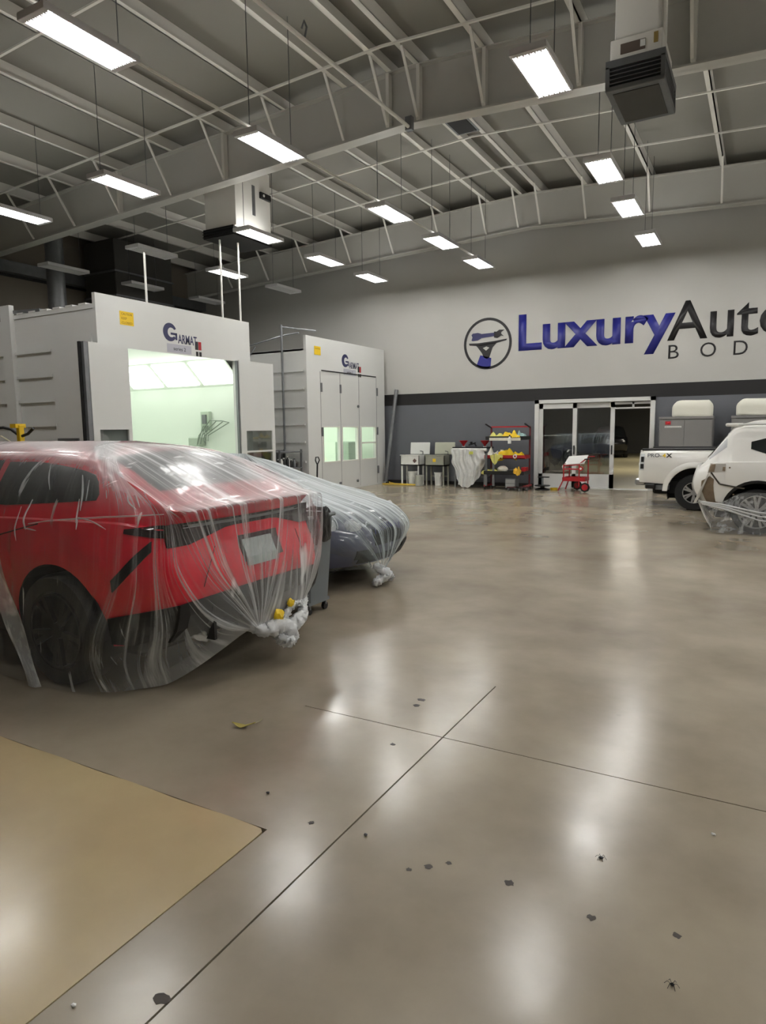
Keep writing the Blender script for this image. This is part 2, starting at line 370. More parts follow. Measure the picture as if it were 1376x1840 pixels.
for xa, xb in ((XL, RIDGE_X), (RIDGE_X, XR)):
    rf.grid([[Vector((xa, YF, ztop(xa)+.24)), Vector((xa, YB+.2, ztop(xa)+.24))], [Vector((xb, YF, ztop(xb)+.24)), Vector((xb, YB+.2, ztop(xb)+.24))]])
    rf.grid([[Vector((xa, YF, ztop(xa)+.34)), Vector((xa, YB+.2, ztop(xa)+.34))], [Vector((xb, YF, ztop(xb)+.34)), Vector((xb, YB+.2, ztop(xb)+.34))]])
ceiling = struct(rf.build('ceiling', ROOF))
PX = [-17.85, -16.28, -14.69, -13.12, -11.45, -9.95, -8.42, -7.02, -6.1, -5.5, -4.3, -2.75, -1.15, .45, 2.0, 3.6, 5.2]
for x in PX:
    z = ztop(x); m = MB()
    sgn = 1 if x > RIDGE_X else -1
    m.box((x-.012, YF, z), (x+.012, YB, z+.235)); m.box((x-.012 if sgn < 0 else x-.085, YF, z), (x+.085 if sgn < 0 else x+.012, YB, z+.016))
    m.build('purlin', STEEL, ceiling)
for y in (7.15, 10.42, 14.42, 16.45):
    m = MB()
    for xa, xb in ((XL, RIDGE_X), (RIDGE_X, XR)):
        m.bar((xa, y, ztop(xa)-.01), (xb, y, ztop(xb)-.01), .045, .03)
    m.build('sag_brace', STEEL, ceiling)
# deep rafters with flange braces
for y, depth in ((11.3, .95), (18.62, .9)):
    m = MB()
    for xa, xb in ((XL, RIDGE_X), (RIDGE_X, XR)):
        a, b = ztop(xa), ztop(xb)
        for dy, lo, hi in ((.012, depth, 0), (.13, depth+.0, depth-.03), (.13, .025, 0)):
            P = [(xa, a-lo), (xb, b-lo), (xb, b-hi), (xa, a-hi)]
            m.prism(P, 2*dy, Matrix.Translation((0, y-dy, 0)))
    rafter = struct(m.build('roof_beam', GREYST))
    for x in PX[1:]:
        z = ztop(x); q = MB()
        q.bar((x, y-.75, z+.03), (x-.02, y-.11, z-depth+.06), .045, .03)
        q.build('flange_brace', STEEL, rafter)
        if y < 12 and int(x*10) % 2: MB().box((x-.03, y-.14, z-depth+.03), (x+.03, y-.02, z-.02)).build('stiffener', STEEL, rafter)
# roof hatch between purlins
rh = thing('roof_vent', 'dark square roof vent opening between two purlins above the rear of the hall', 'vent', (-5.95, 14.9, 7.9))
MB().box((-6.05, 13.2, 7.93), (-5.55, 14.2, 7.98)).build('frame', GALV, rh)
MB().box((-6.0, 13.3, 7.92), (-5.6, 14.15, 7.95)).build('grille', DARK, rh)

# ------------------------------------------------------------------ light fixtures
def make_light():
    t = thing('ceiling_light', 'x', 'light')
    h = MB(); h.box((-.22, -.61, .05), (.22, .61, .075), .004)
    for x in (-.22, .2): h.box((x, -.61, 0), (x+.02, .61, .06))
    h.build('housing', REFL, t, local=True)
    for k in range(6):
        x = -.175+.07*k
        MB().tube([(x, -.53, .012), (x, .53, .012)], .013, 6).build('tube', TUBE, t, local=True)
    for x in (-.13, .13):
        MB().box((x-.035, -.5, .074), (x+.035, .5, .079)).build('uplight_added', UPL, t, local=True)  # glowing strip added to the fixture top to lift the ceiling
    for y in (-.61, .52):
        sg = 1 if y < 0 else -1; y0 = -.61*sg; pts = [(-.22, y0), (-.22, y0+.055*sg)]      # reflector end cut to scallops between the tubes
        for k in range(6):
            x = -.175+.07*k; pts += [(x-.02, y0+.06*sg), (x, y0+.075*sg), (x+.02, y0+.06*sg), (x+.035, y0+.125*sg)]
        pts[-1] = (.2, y0+.055*sg); pts += [(.22, y0+.055*sg), (.22, y0)]
        MB().prism(pts, .01, Matrix.Translation((0, 0, -.006)), axis='z').build('end_cap', REFL, t, local=True)
        MB().box((-.22, y0-.004 if sg > 0 else y0-.006, -.004), (.22, y0+.006 if sg > 0 else y0+.004, .06)).build('end_plate', REFL, t, local=True)
    return t
LT = make_light(); n_l = 0
TUBE_OFF = mat('tube_unlit', rgb(200, 200, 198), .4)
def cables(t, x, y):
    for dy in (-.5, .5):
        MB().tube([(x, y+dy, 6.07), (x, y+dy, ztop(x)+.2)], .006, 5).build('cable', GALV, t)
ORD = ['closest to back wall', 'second from back wall', 'third from back wall', 'fourth from back wall', 'fifth from back wall', 'sixth from back wall', 'seventh from back wall']
def row(x, ys, desc, offs=()):
    global n_l
    yl = sorted(list(ys)+list(offs))
    for k, y in enumerate(yl):
        if n_l == 0: t = LT
        else: t = copy_tree(LT)
        n_l += 1
        t.location = (x, y, 6.0)
        off = y in offs
        if off:
            for ch in t.children:
                if ch.name.startswith(('tube', 'uplight')):
                    ch.data = ch.data.copy(); ch.data.materials[0] = TUBE_OFF
        cables(t, x, y)
        q = ORD[len(yl)-1-k]
        t['label'] = ('unlit' if off else 'lit')+' tube light in the '+desc+', '+q
        t['group'] = 'hanging six-tube ceiling lights'
row(-2.6, [1.7, 5.42, 8.73, 12.4, 14.67, 17.32], 'row nearest the right')
row(-6.8, [5.42, 8.73, 12.5, 14.97, 17.32], 'middle row along the conduit')
row(-10.03, [5.42, 8.7, 12.34, 14.94, 17.28], 'row above the booth fronts')
row(-13.1, [5.42, 8.68, 14.7], 'row over the booth roofs', [12.07, 17.2])
row(-16.35, [], 'row by the left wall', [12.03, 14.65, 17.32])
row(1.6, [1.7, 5.42, 8.73, 12.4, 14.67, 17.32], 'row beyond the white vehicles')
row(5.2, [1.7, 5.42, 8.73, 12.4, 14.67, 17.32], 'added unseen row by the right wall')  # lamps outside the view, added to brighten the white pickup
cn = MB(); cn.tube([(-6.8, -2, 6.13), (-6.8, 18.6, 6.13)], .022, 8)
tag(cn.build('conduit', STEEL), 'long white conduit pipe running above the middle row of lights', 'pipe')
pp = thing('sprinkler_pipe', 'white overhead pipe ending in a bracket at the deep roof beam', 'pipe', (-5.6, 4, 6.9))
MB().tube([(-5.62, 1.0, 6.88), (-5.62, 11.1, 6.88)], .03, 8).build('pipe_run', STEEL, pp)
MB().box((-5.68, 11.02, 6.83), (-5.56, 11.12, 7.05)).build('bracket', GALV, pp)
MB().tube([(-5.62, 8.0, 6.9), (-5.58, 8.0, 7.03), (-5.62, 8.0, 7.12), (-5.68, 8.02, 7.05)], .015, 6).build('hanger', GALV, pp)

# ------------------------------------------------------------------ overhead air units
t = thing('air_diffuser', 'boxy white overhead air unit with dark grille bottom near right lights', 'air unit', (-1.68, 10.1, 6))
MB().box((-1.95, 9.72, 6.62), (-1.42, 10.5, 8.0), .01).build('duct', STEEL, t)
MB().box((-1.99, 9.66, 6.36), (-1.36, 10.6, 6.64), .01).build('head', STEEL, t)
hd = MB(); hd.box((-2.03, 9.60, 6.28), (-1.31, 10.72, 6.37)); hd.box((-2.03, 9.6, 6.0), (-1.31, 10.72, 6.06), .008)
for x in (-2.03, -1.36): 
    for y in (9.60, 10.67): hd.box((x, y, 6.04), (x+.05, y+.05, 6.3))
hd.build('frame', GALV, t)
MB().box((-1.99, 9.64, 6.05), (-1.35, 10.68, 6.29)).build('louver_box', DARK, t)
for k in range(4):
    MB().box((-2.025, 9.61, 6.09+.05*k), (-1.32, 9.64, 6.1+.05*k)).build('louver', GALV, t)
    MB().box((-1.335, 9.62, 6.09+.05*k), (-1.315, 10.7, 6.1+.05*k)).build('louver', GALV, t)
MB().box((-1.95, 9.7, 5.992), (-1.39, 10.62, 6.0)).build('bottom_panel', mat('grille_dark', rgb(60, 58, 52), .6), t)
MB().box((-1.86, 9.645, 6.44), (-1.56, 9.662, 6.56)).build('control_plate', mat('plate_brown', rgb(96, 84, 76), .5), t)
MB().box((-1.62, 9.64, 6.47), (-1.56, 9.646, 6.55)).build('label', PAPER, t)
MB().box((-1.46, 9.645, 6.48), (-1.41, 9.66, 6.6)).build('tag', mat('tag_tan', rgb(150, 128, 70), .6), t)
MB().tube([(-1.38, 9.9, 6.5), (-1.38, 9.9, 8.0)], .03, 8).build('conduit', STEEL, t)
t = thing('air_diffuser', 'boxy white overhead air unit with black control box behind deep beam', 'air unit', (-10.75, 12.5, 6))
MB().box((-11.2, 11.9, 6.18), (-10.33, 13.15, 7.6), .01).build('duct', STEEL, t)
MB().box((-11.24, 11.87, 6.0), (-10.36, 13.2, 6.2)).build('louver_box', DARK, t)
for k in range(3): MB().box((-11.25, 11.85, 6.03+.06*k), (-10.34, 11.875, 6.045+.06*k)).build('louver', BLACK, t)
MB().box((-10.33, 12.75, 6.98), (-10.27, 13.12, 7.12), .01).build('control_box', BLACK, t)
MB().tube([(-10.27, 12.85, 7.05), (-10.26, 12.85, 7.05)], .03, 10).build('dial', PAPER, t)
MB().box((-10.33, 12.5, 6.55), (-10.322, 12.6, 7.2)).build('slot', GALV, t)
MB().box((-10.34, 11.9, 6.2), (-10.3, 12.05, 7.6)).build('corner_trim', STEEL, t)

# ------------------------------------------------------------------ back room beyond the sliding doors
RX0, RX1, RY1, RZ = -16.0, -1.6, 46.0, 3.6
q = MB(); q.mi = 0; q.box((RX0-.1, YB+.25, 0), (RX0, RY1, RZ)); q.box((RX1, YB+.25, 0), (RX1+.1, RY1, RZ)); q.box((RX0, RY1, 0), (RX1, RY1+.1, RZ))
struct(q.build('wall_shop', mat('shop_wall', rgb(120, 120, 118), .6)))
struct(bx('floor_shop', FLOORY, (RX0, YB+.15, -.2), (RX1, RY1, 0))); struct(bx('ceiling_shop', mat('shop_ceiling', rgb(60, 60, 60), .8), (RX0, YB+.25, RZ), (RX1, RY1, RZ+.1)))
t = thing('shop_light_added', 'added unseen warm lamp panels lighting the room beyond the sliding doors', 'light', (-4.2, 28, RZ))
MB().box((-5.2, 27, RZ-.05), (-3.2, 29, RZ-.03)).build('diffuser', SHOPL, t); MB().box((-5.2, 36, RZ-.05), (-3.2, 38, RZ-.03)).build('diffuser', SHOPL, t); MB().box((-10.2, 30, RZ-.05), (-8.2, 32, RZ-.03)).build('diffuser', SHOPL, t); MB().box((-5.25, 26.95, RZ-.03), (-3.15, 29.05, RZ)).build('frame', ALU, t)  # unseen panels, put in so the back room looks lit
# sliding door set: frame, two glazed leaves, open bay with raised track
dr = struct(thing('door_1', None, None, (-4.2, YB, 0)))
fr = MB()
fr.box((DX0-.06, YB-.08, 0), (DX0+.06, YB+.2, DZ+.06)); fr.box((DX1-.06, YB-.08, 0), (DX1+.06, YB+.2, DZ+.06)); fr.box((DX0-.06, YB-.08, DZ-.04), (DX1+.06, YB+.2, DZ+.06))
fr.build('door_frame', ALU, dr)
for (x0, x1, y, gap) in ((-5.66, -4.6, YB-.03, 0), (-4.72, -3.6, YB+.05, 0)):
    lf = MB(); zt = DZ-.05; st = .11
    lf.box((x0, y, .02), (x0+st, y+.05, zt)); lf.box((x1-st, y, .02), (x1, y+.05, zt)); lf.box((x0, y, zt-.14), (x1, y+.05, zt)); lf.box((x0, y, .02), (x1, y+.05, .40))
    l_ = lf.build('door_leaf', ALU, dr); MB().box((x0+st, y+.02, .40), (x1-st, y+.03, zt-.14)).build('pane', GLS, l_)
    MB().box((x1-.07, y-.04, .95), (x1-.04, y, 1.2)).build('handle', BLACK, l_)
hm = MB(); hm.box((-3.6, YB+.02, 2.3), (DX1-.06, YB+.07, 2.36)); hm.box((-3.6, YB+.02, 2.18), (DX1-.06, YB+.07, 2.22)); hm.box((-3.15, YB+.02, 2.2), (-3.1, YB+.07, 2.36)); hm.build('top_track', ALU, dr)
MB().box((DX0, YB-.1, 0), (DX1, YB+.2, .012)).build('threshold', ALU, dr)

# ------------------------------------------------------------------ wall lettering and emblem
YL = YB-.001
text('lettering', 'Luxury', BLUEI, wall_back, -6.30, 3.93, 4.14, 1.0, 'y', bold=.027, pos=YL)
text('lettering', 'Auto', INK, wall_back, -2.34, 3.90, 2.75, 1.0, 'y', bold=.010, pos=YL)
for k, (ch, wd) in enumerate((('B', .25), ('O', .36), ('D', .31), ('Y', .31))):
    text('lettering', ch, INK, wall_back, -2.30+.75*k, 3.43, wd, .37, 'y', bold=-.004, pos=YL)
EX, EZ = -7.24, 4.17
def disc_ring(cx, cz, ro, ri, n=48):
    m = MB(); P = []
    for r, y in ((ro, YL), (ro, YL-.008), (ri, YL-.008), (ri, YL)):
        P.append([Vector((cx+r*math.cos(2*PI*k/n), y, cz+r*math.sin(2*PI*k/n))) for k in range(n+1)])
    m.grid(P); return m
em = disc_ring(EX, EZ, .74, .665).build('emblem', INK, wall_back)
def flat(poly, m, name='emblem_piece', d=.008):
    return MB().prism([(EX+a, EZ+b) for a, b in poly], -d, Matrix.Translation((0, YL, 0))).build(name, m, em)
flat([(-.58, .04), (-.56, -.02), (-.3, -.05), (.28, 0), (.58, .06), (.59, .1), (.2, .06), (-.3, .03)], INK)
flat([(-.36, -.03), (.30, .02), (.16, -.12), (.06, -.40), (-.02, -.44), (-.12, -.38), (-.16, -.28), (-.28, -.12)], INK)
flat([(-.14, -.12), (-.03, -.08), (.06, -.12), (-.04, -.2)], WALLW, d=.012)
flat([(-.34, -.62), (-.2, -.68), (.02, -.72), (.1, -.68), (.12, -.42), (-.22, -.32)], BLUEI)
flat([(-.5, .12), (-.46, .10), (-.3, .11), (-.2, .16), (-.2, .3), (-.3, .33), (-.46, .32), (-.5, .28), (-.47, .21)], NAVY)
flat([(-.2, .17), (.22, .2), (.22, .3), (-.2, .29)], NAVY)
flat([(.2, .16), (.3, .14), (.42, .2), (.5, .18), (.42, .25), (.42, .3), (.52, .36), (.36, .37), (.28, .32), (.2, .33)], INK)

# ------------------------------------------------------------------ spray booths
def ribs(parent, x0, x1, y, zs, d=.05):
    for z in zs:
        MB().box((x0, y-d, z), (x1, y, z+.05)).build('rib', BOOTHW, parent)
def plate_logo(parent, y0, z0, s, xf):
    m = MB(); n = 40; P = []
    for k in range(n+1):
        a = R(25)+R(300)*k/n; th = .045*s*(1.2+math.sin((a-R(25))/R(300)*PI)*1.6)
        P.append([Vector((xf+.004, y0+.19*s*math.cos(a), z0+.19*s*math.sin(a))), Vector((xf+.004, y0+(.19*s-th)*math.cos(a), z0+.0+(.19*s-th)*math.sin(a)))])
    m.grid(P, skirt=(-.004, 0, 0)); m.build('logo', NAVY, parent)
    MB().box((xf, y0+.02*s, z0-.05*s), (xf+.004, y0+.2*s, z0-.005*s)).build('logo', NAVY, parent); MB().box((xf, y0+.15*s, z0-.15*s), (xf+.004, y0+.2*s, z0-.005*s)).build('logo', NAVY, parent)
    text('lettering', 'ARMAT', NAVY, parent, y0+.22*s, z0-.21*s, .56*s, .20*s, 'x', pos=xf, bold=.01, depth=.004)
    MB().box((xf, y0-.1*s, z0-.42*s), (xf+.003, y0+.6*s, z0-.24*s)).build('sticker', mat('sticker_grey', rgb(176, 176, 186), .5), parent)
    text('lettering', 'series 2', INK, parent, y0+.08*s, z0-.37*s, .35*s, .08*s, 'x', pos=xf+.003, depth=.002)
    for a, m_ in ((.72, INK), (.82, REDM)):
        MB().box((xf, y0+a*s, z0-.30*s), (xf+.003, y0+(a+.09)*s, z0-.12*s)).build('sticker', m_, parent)
    for a in (.74, .84): MB().box((xf, y0+a*s, z0-.44*s), (xf+.003, y0+(a+.07)*s, z0-.34*s)).build('sticker', INK, parent)
XF = -10.6
b1 = thing('spray_booth', 'large white spray booth standing open with bright lit inside', 'spray booth', (-13, 10.5, 0))
m = MB(); m.box((XF-.08, 8.38, 3.3), (XF, 12.56, 4.22)); m.box((XF-.08, 8.38, 0), (XF, 9.04, 3.3)); m.box((XF-.08, 12.03, 0), (XF, 12.56, 3.3))
m.build('front_panel', BOOTHW, b1)
m = MB(); m.box((-16.0, 8.4, 0), (XF-.08, 8.44, 3.95)); m.box((-16.0, 12.5, 0), (XF-.08, 12.54, 3.75)); m.box((-16.0, 8.4, 0), (-15.95, 12.54, 3.9)); m.build('side_panel', BOOTHW, b1)
m = MB(); m.box((-13.4, 8.38, 3.95), (XF-.08, 12.5, 4.03)); m.build('roof_panel', BOOTHW, b1)
for k in range(6):
    x = -12.9+.37*k; MB().box((x, 8.37, 4.03), (x+.2, 8.5, 4.06)).build('roof_flange', BOOTHW, b1)
ribs(b1, -13.02, -11.9, 8.4, (3.26, 2.79, 2.32, 1.85, 1.38, .9)); ribs(b1, -15.6, -13.4, 8.4, (3.26, 2.79, 2.32, 1.85, 1.38, .9))
MB().box((-13.33, 8.30, 0), (-13.03, 8.4, 4.22)).build('post', BOOTHW, b1)
MB().box((-11.9, 8.36, 0), (-10.75, 8.4, 3.5)).build('cover_panel', BOOTHW, b1)
MB().box((-11.85, 8.33, 1.2), (-11.25, 8.36, 1.62)).build('access_plate', GALV, b1)
MB().bar((-13.1, 8.42, 4.1), (-12.2, 8.42, 4.06), .08, .06).build('cable_tray', GALV, b1)
# inside lining with hip lights
m = MB(); m.box((-15.9, 12.40, 0), (XF-.1, 12.44, 2.78)); m.box((-15.9, 8.46, 0), (XF-.1, 8.5, 2.78)); m.box((-15.9, 8.46, 0), (-15.86, 12.44, 3.4)); m.box((-15.9, 9.2, 3.36), (XF-.1, 11.75, 3.4))
m.grid([[Vector((-15.9, 12.42, 2.76)), Vector((XF-.1, 12.42, 2.76))], [Vector((-15.9, 11.75, 3.38)), Vector((XF-.1, 11.75, 3.38))]])
m.grid([[Vector((-15.9, 8.48, 2.76)), Vector((XF-.1, 8.48, 2.76))], [Vector((-15.9, 9.2, 3.38)), Vector((XF-.1, 9.2, 3.38))]])
m.box((-15.9, 8.46, 0.0), (XF-.1, 12.44, .012)); m.build('lining', BOOTHI, b1)
for k in range(4):
    x0 = -15.5+1.22*k
    for s_ in (1, -1):
        def hp(f): return (10.45+s_*(1.97-.67*f), 2.76+.62*f)
        a = hp(.14); b = hp(.9)
        g = MB(); g.grid([[Vector((x0, a[0]-s_*.02, a[1]-.02)), Vector((x0, b[0]-s_*.02, b[1]-.02))], [Vector((x0+1.06, a[0]-s_*.02, a[1]-.02)), Vector((x0+1.06, b[0]-s_*.02, b[1]-.02))]], skirt=(0, s_*.015, .015))
        g.build('light_pane', PANEL, b1)
cb = MB().box((-12.0, 12.3, 1.75), (-11.72, 12.4, 2.2), .01).build('control_box', mat('box_pale', rgb(176, 190, 172), .5), b1)
MB().box((-11.93, 12.27, 1.9), (-11.8, 12.3, 2.12)).build('dial_plate', GALV, cb)
m = MB()
for k in range(4):
    pts = [(-11.9+.05*k, 12.28, 1.85), (-11.9+.06*k, 12.15, 1.6-.03*k), (-11.95+.12*k, 12.1, 1.4+.03*k), (-11.98+.1*k, 12.2, 1.62), (-11.6+.2*k, 12.2, 1.98-.02*k), (-11.25, 12.25, 1.96)]
    m.tube(pts, .012, 5)
m.build('air_hose', mat('hose_grey', rgb(120, 132, 118), .5), cb)
MB().box((-12.35, 12.2, 1.36), (-11.95, 12.4, 1.58), .02).build('tool_shelf', mat('shelf_pale', rgb(170, 182, 166), .5), b1)
# folded-open front doors with glazing
def booth_door(parent, y0, y1, wz, mull):
    m = MB(); x0, x1 = XF+.01, XF+.08; (wy0, wy1, wz0, wz1) = wz
    m.box((x0, y0, .02), (x1, y1, wz0)); m.box((x0, y0, wz1), (x1, y1, 3.32)); m.box((x0, y0, wz0), (x1, wy0, wz1)); m.box((x0, wy1, wz0), (x1, y1, wz1))
    d = m.build('door', BOOTHW, parent)
    if mull: MB().box((x0, wy0, (wz0+wz1)/2-.02), (x1, wy1, (wz0+wz1)/2+.02)).build('mullion', BOOTHW, d)
    MB().box((x0+.03, wy0, wz0), (x0+.04, wy1, wz1)).build('pane', GLSD, d)
    return d
d = booth_door(b1, 8.12, 8.98, (8.26, 8.9, .75, 1.77), False)
MB().box((XF+.0, 8.03, .02), (XF+.07, 8.115, 3.32)).build('edge_seal', GALV, d); MB().box((XF-.06, 8.0, .02), (XF+.0, 8.06, 3.32)).build('gasket', DARK, d)
d = booth_door(b1, 12.07, 13.3, (12.25, 13.2, .75, 1.72), True)
MB().box((XF+.0, 12.02, .02), (XF+.06, 12.07, 3.3)).build('edge_seal', GALV, d)
MB().box((XF, 8.9, 3.84-.12), (XF+.004, 9.22, 3.84+.13)).build('notice', YEL, b1)
for k, z in enumerate((3.92, 3.84, 3.76)): text('lettering', ('CAUTION', 'KEEP', 'CLOSED')[k], mat('ink_amber%d' % k, rgb(150, 110, 10), .6), b1, 8.94, z-.02, .24 if k != 1 else .12, .045, 'x', pos=XF+.004, depth=.002)
plate_logo(b1, 10.12, 3.72, .95, XF)
b2 = thing('spray_booth', 'white spray booth closed, three lit windows, against the back wall', 'spray booth', (-13, 16.8, 0))
Y0, Y1 = 14.8, 18.98
m = MB(); WZ = (.84, 1.79); wins = ((15.52, 16.32), (16.48, 17.3), (17.52, 18.36))
m.box((XF-.08, Y0, WZ[1]), (XF, Y1, 4.19)); m.box((XF-.08, Y0, 0), (XF, Y1, WZ[0]))
ed = [Y0]+[v for w_ in wins for v in w_]+[Y1]
for a, b in zip(ed[0::2], ed[1::2]): m.box((XF-.08, a, WZ[0]), (XF, b, WZ[1]))
m.build('front_panel', BOOTHW, b2)
for k, (a, b) in enumerate(wins):
    wf = MB()
    for lo, hi in (((a-.03, WZ[0]-.03), (b+.03, WZ[0])), ((a-.03, WZ[1]), (b+.03, WZ[1]+.03)), ((a-.03, WZ[0]), (a, WZ[1])), ((b, WZ[0]), (b+.03, WZ[1]))):
        wf.box((XF, lo[0], lo[1]), (XF+.015, hi[0], hi[1]))
    if k == 2: wf.box((XF-.04, a, 1.30), (XF+.015, b, 1.34))
    o = wf.build('window_frame', STEEL, b2); MB().box((XF-.05, a, WZ[0]), (XF-.04, b, WZ[1])).build('pane', GLSB, o)
MB().box((XF, 15.48, 3.31), (XF+.012, 18.44, 3.34)).build('header_seam', DARK, b2)
for y in (15.42, 16.4, 17.42, 18.46): MB().box((XF, y-.006, .05), (XF+.004, y+.006, 3.3)).build('door_seam', GALV, b2)
for y, z in ((15.45, 2.85), (16.4, 2.85), (18.48, 2.85), (18.5, .45), (15.45, 1.65), (18.48, 1.65)): MB().box((XF, y-.03, z-.1), (XF+.035, y+.03, z+.14), .005).build('hinge', GALV, b2)
for y, z in ((17.35, 2.4), (17.25, .2), (16.3, .2)): MB().tube([(XF, y, z), (XF+.04, y, z)], .04, 10).build('latch', GALV, b2)
m = MB(); m.box((-15.5, Y0+.02, 0), (XF-.08, Y0+.06, 3.85)); m.box((-15.5, Y1-.05, 0), (XF-.08, Y1-.01, 3.85)); m.box((-15.5, Y0+.02, 3.8), (XF-.08, Y1, 3.86)); m.box((-15.5, Y0, 0), (-15.45, Y1, 3.85)); m.build('side_panel', BOOTHW, b2)
ribs(b2, -15.4, XF-.09, Y0+.02, (3.26, 2.79, 2.32, 1.85, 1.38, .85, .3), .05)
MB().tube([(-11.35, Y0-.05, 4.5), (-11.35, Y0-.05, 1.2)], .03, 8).build('riser_pipe', GALV, b2)
MB().tube([(-12.9, Y0+.1, 4.0), (-12.2, Y0+.1, 4.12), (-11.35, Y0+.1, 4.25), (-10.9, Y0+.1, 4.28)], .02, 6).build('roof_conduit', GALV, b2)
MB().tube([(-12.3, Y0, 4.0), (-12.45, Y0-.03, 3.8), (-12.6, Y0-.03, 3.4)], .015, 6).build('cable', GALV, b2)
MB().tube([(-11.35, Y0-.05, 4.45), (-11.35, Y0+.5, 4.48), (-10.9, Y0+.9, 4.42)], .02, 6).build('roof_conduit', GALV, b2)
m = MB(); m.box((-15.4, 18.84, 0), (XF-.1, 18.88, 3.5)); m.box((-15.4, Y0+.08, 0), (XF-.1, Y0+.12, 3.5)); m.box((-15.4, Y0+.1, 0), (-15.36, 18.88, 3.5)); m.box((-15.4, Y0+.1, 3.46), (XF-.1, 18.88, 3.5)); m.box((-15.4, Y0+.1, 0), (XF-.1, 18.88, .01)); m.build('lining', BOOTHI, b2)
for k in range(3): MB().box((-15+1.4*k, 18.5, 3.42), (-14+1.4*k, 18.82, 3.45)).build('light_pane', PANEL2, b2); MB().box((-15+1.4*k, 15.2, 3.42), (-14+1.4*k, 15.5, 3.45)).build('light_pane', PANEL2, b2)
MB().box((-11.6, 17.6, .1), (-11.1, 18.4, 1.35), .02).build('inner_cabinet', mat('cab_pale', rgb(150, 165, 150), .5), b2)
MB().box((XF, 15.17, 3.72), (XF+.004, 15.47, 3.95)).build('notice', YEL, b2)
text('lettering', 'CAUTION', mat('ink_amber', rgb(150, 110, 10), .6), b2, 15.2, 3.87, .24, .04, 'x', pos=XF+.004, depth=.002)
plate_logo(b2, 16.7, 3.68, .95, XF)
# exhaust stack, hanging rods, dark box added where the wall is dark
t = thing('exhaust_stack', 'round dark exhaust stack rising behind the open booth', 'duct', (-16.95, 12.2, 0))
MB().tube([(-16.95, 12.2, .0), (-16.95, 12.2, 7.4)], .23, 20).build('pipe', GALV, t, smooth=True)
for z in (5.1, 6.3): MB().tube([(-16.95, 12.2, z), (-16.95, 12.2, z+.06)], .242, 20).build('joint_band', GALV, t)
t = thing('dark_wall_box', 'added dark box standing in for the dark wall area near the left wall', 'duct', (-17, 14.5, 5))
MB().box((-18.1, 14.0, 4.5), (-16.75, 16.2, 7.34), .02).build('body', mat('wall_box_dark', rgb(58, 56, 52), .6), t)
for z in (5.0, 5.7, 6.4): MB().box((-18.12, 13.97, z), (-16.72, 16.22, z+.05)).build('flange', GALV, t)
for (x, y, zt_, nm) in ((-10.75, 9.7, 5.2, 'single thin hanging rod above the open booth sign'), (-10.9, 12.02, 5.985, 'shorter of two hanging rods at the open booth corner'), (-10.72, 12.42, 5.985, 'longer of two hanging rods at the open booth corner')):
    tag(MB().tube([(x, y, 4.03), (x, y, zt_)], .022, 8).build('hanging_rod', STEEL), nm, 'rod')
tag(MB().tube([(-10.22, 19.08, 2.95), (-10.46, 18.75, .06)], .06, 12).build('leaning_pipe', GALV, smooth=True), 'grey pipe leaning against the back wall beside the closed booth', 'pipe')

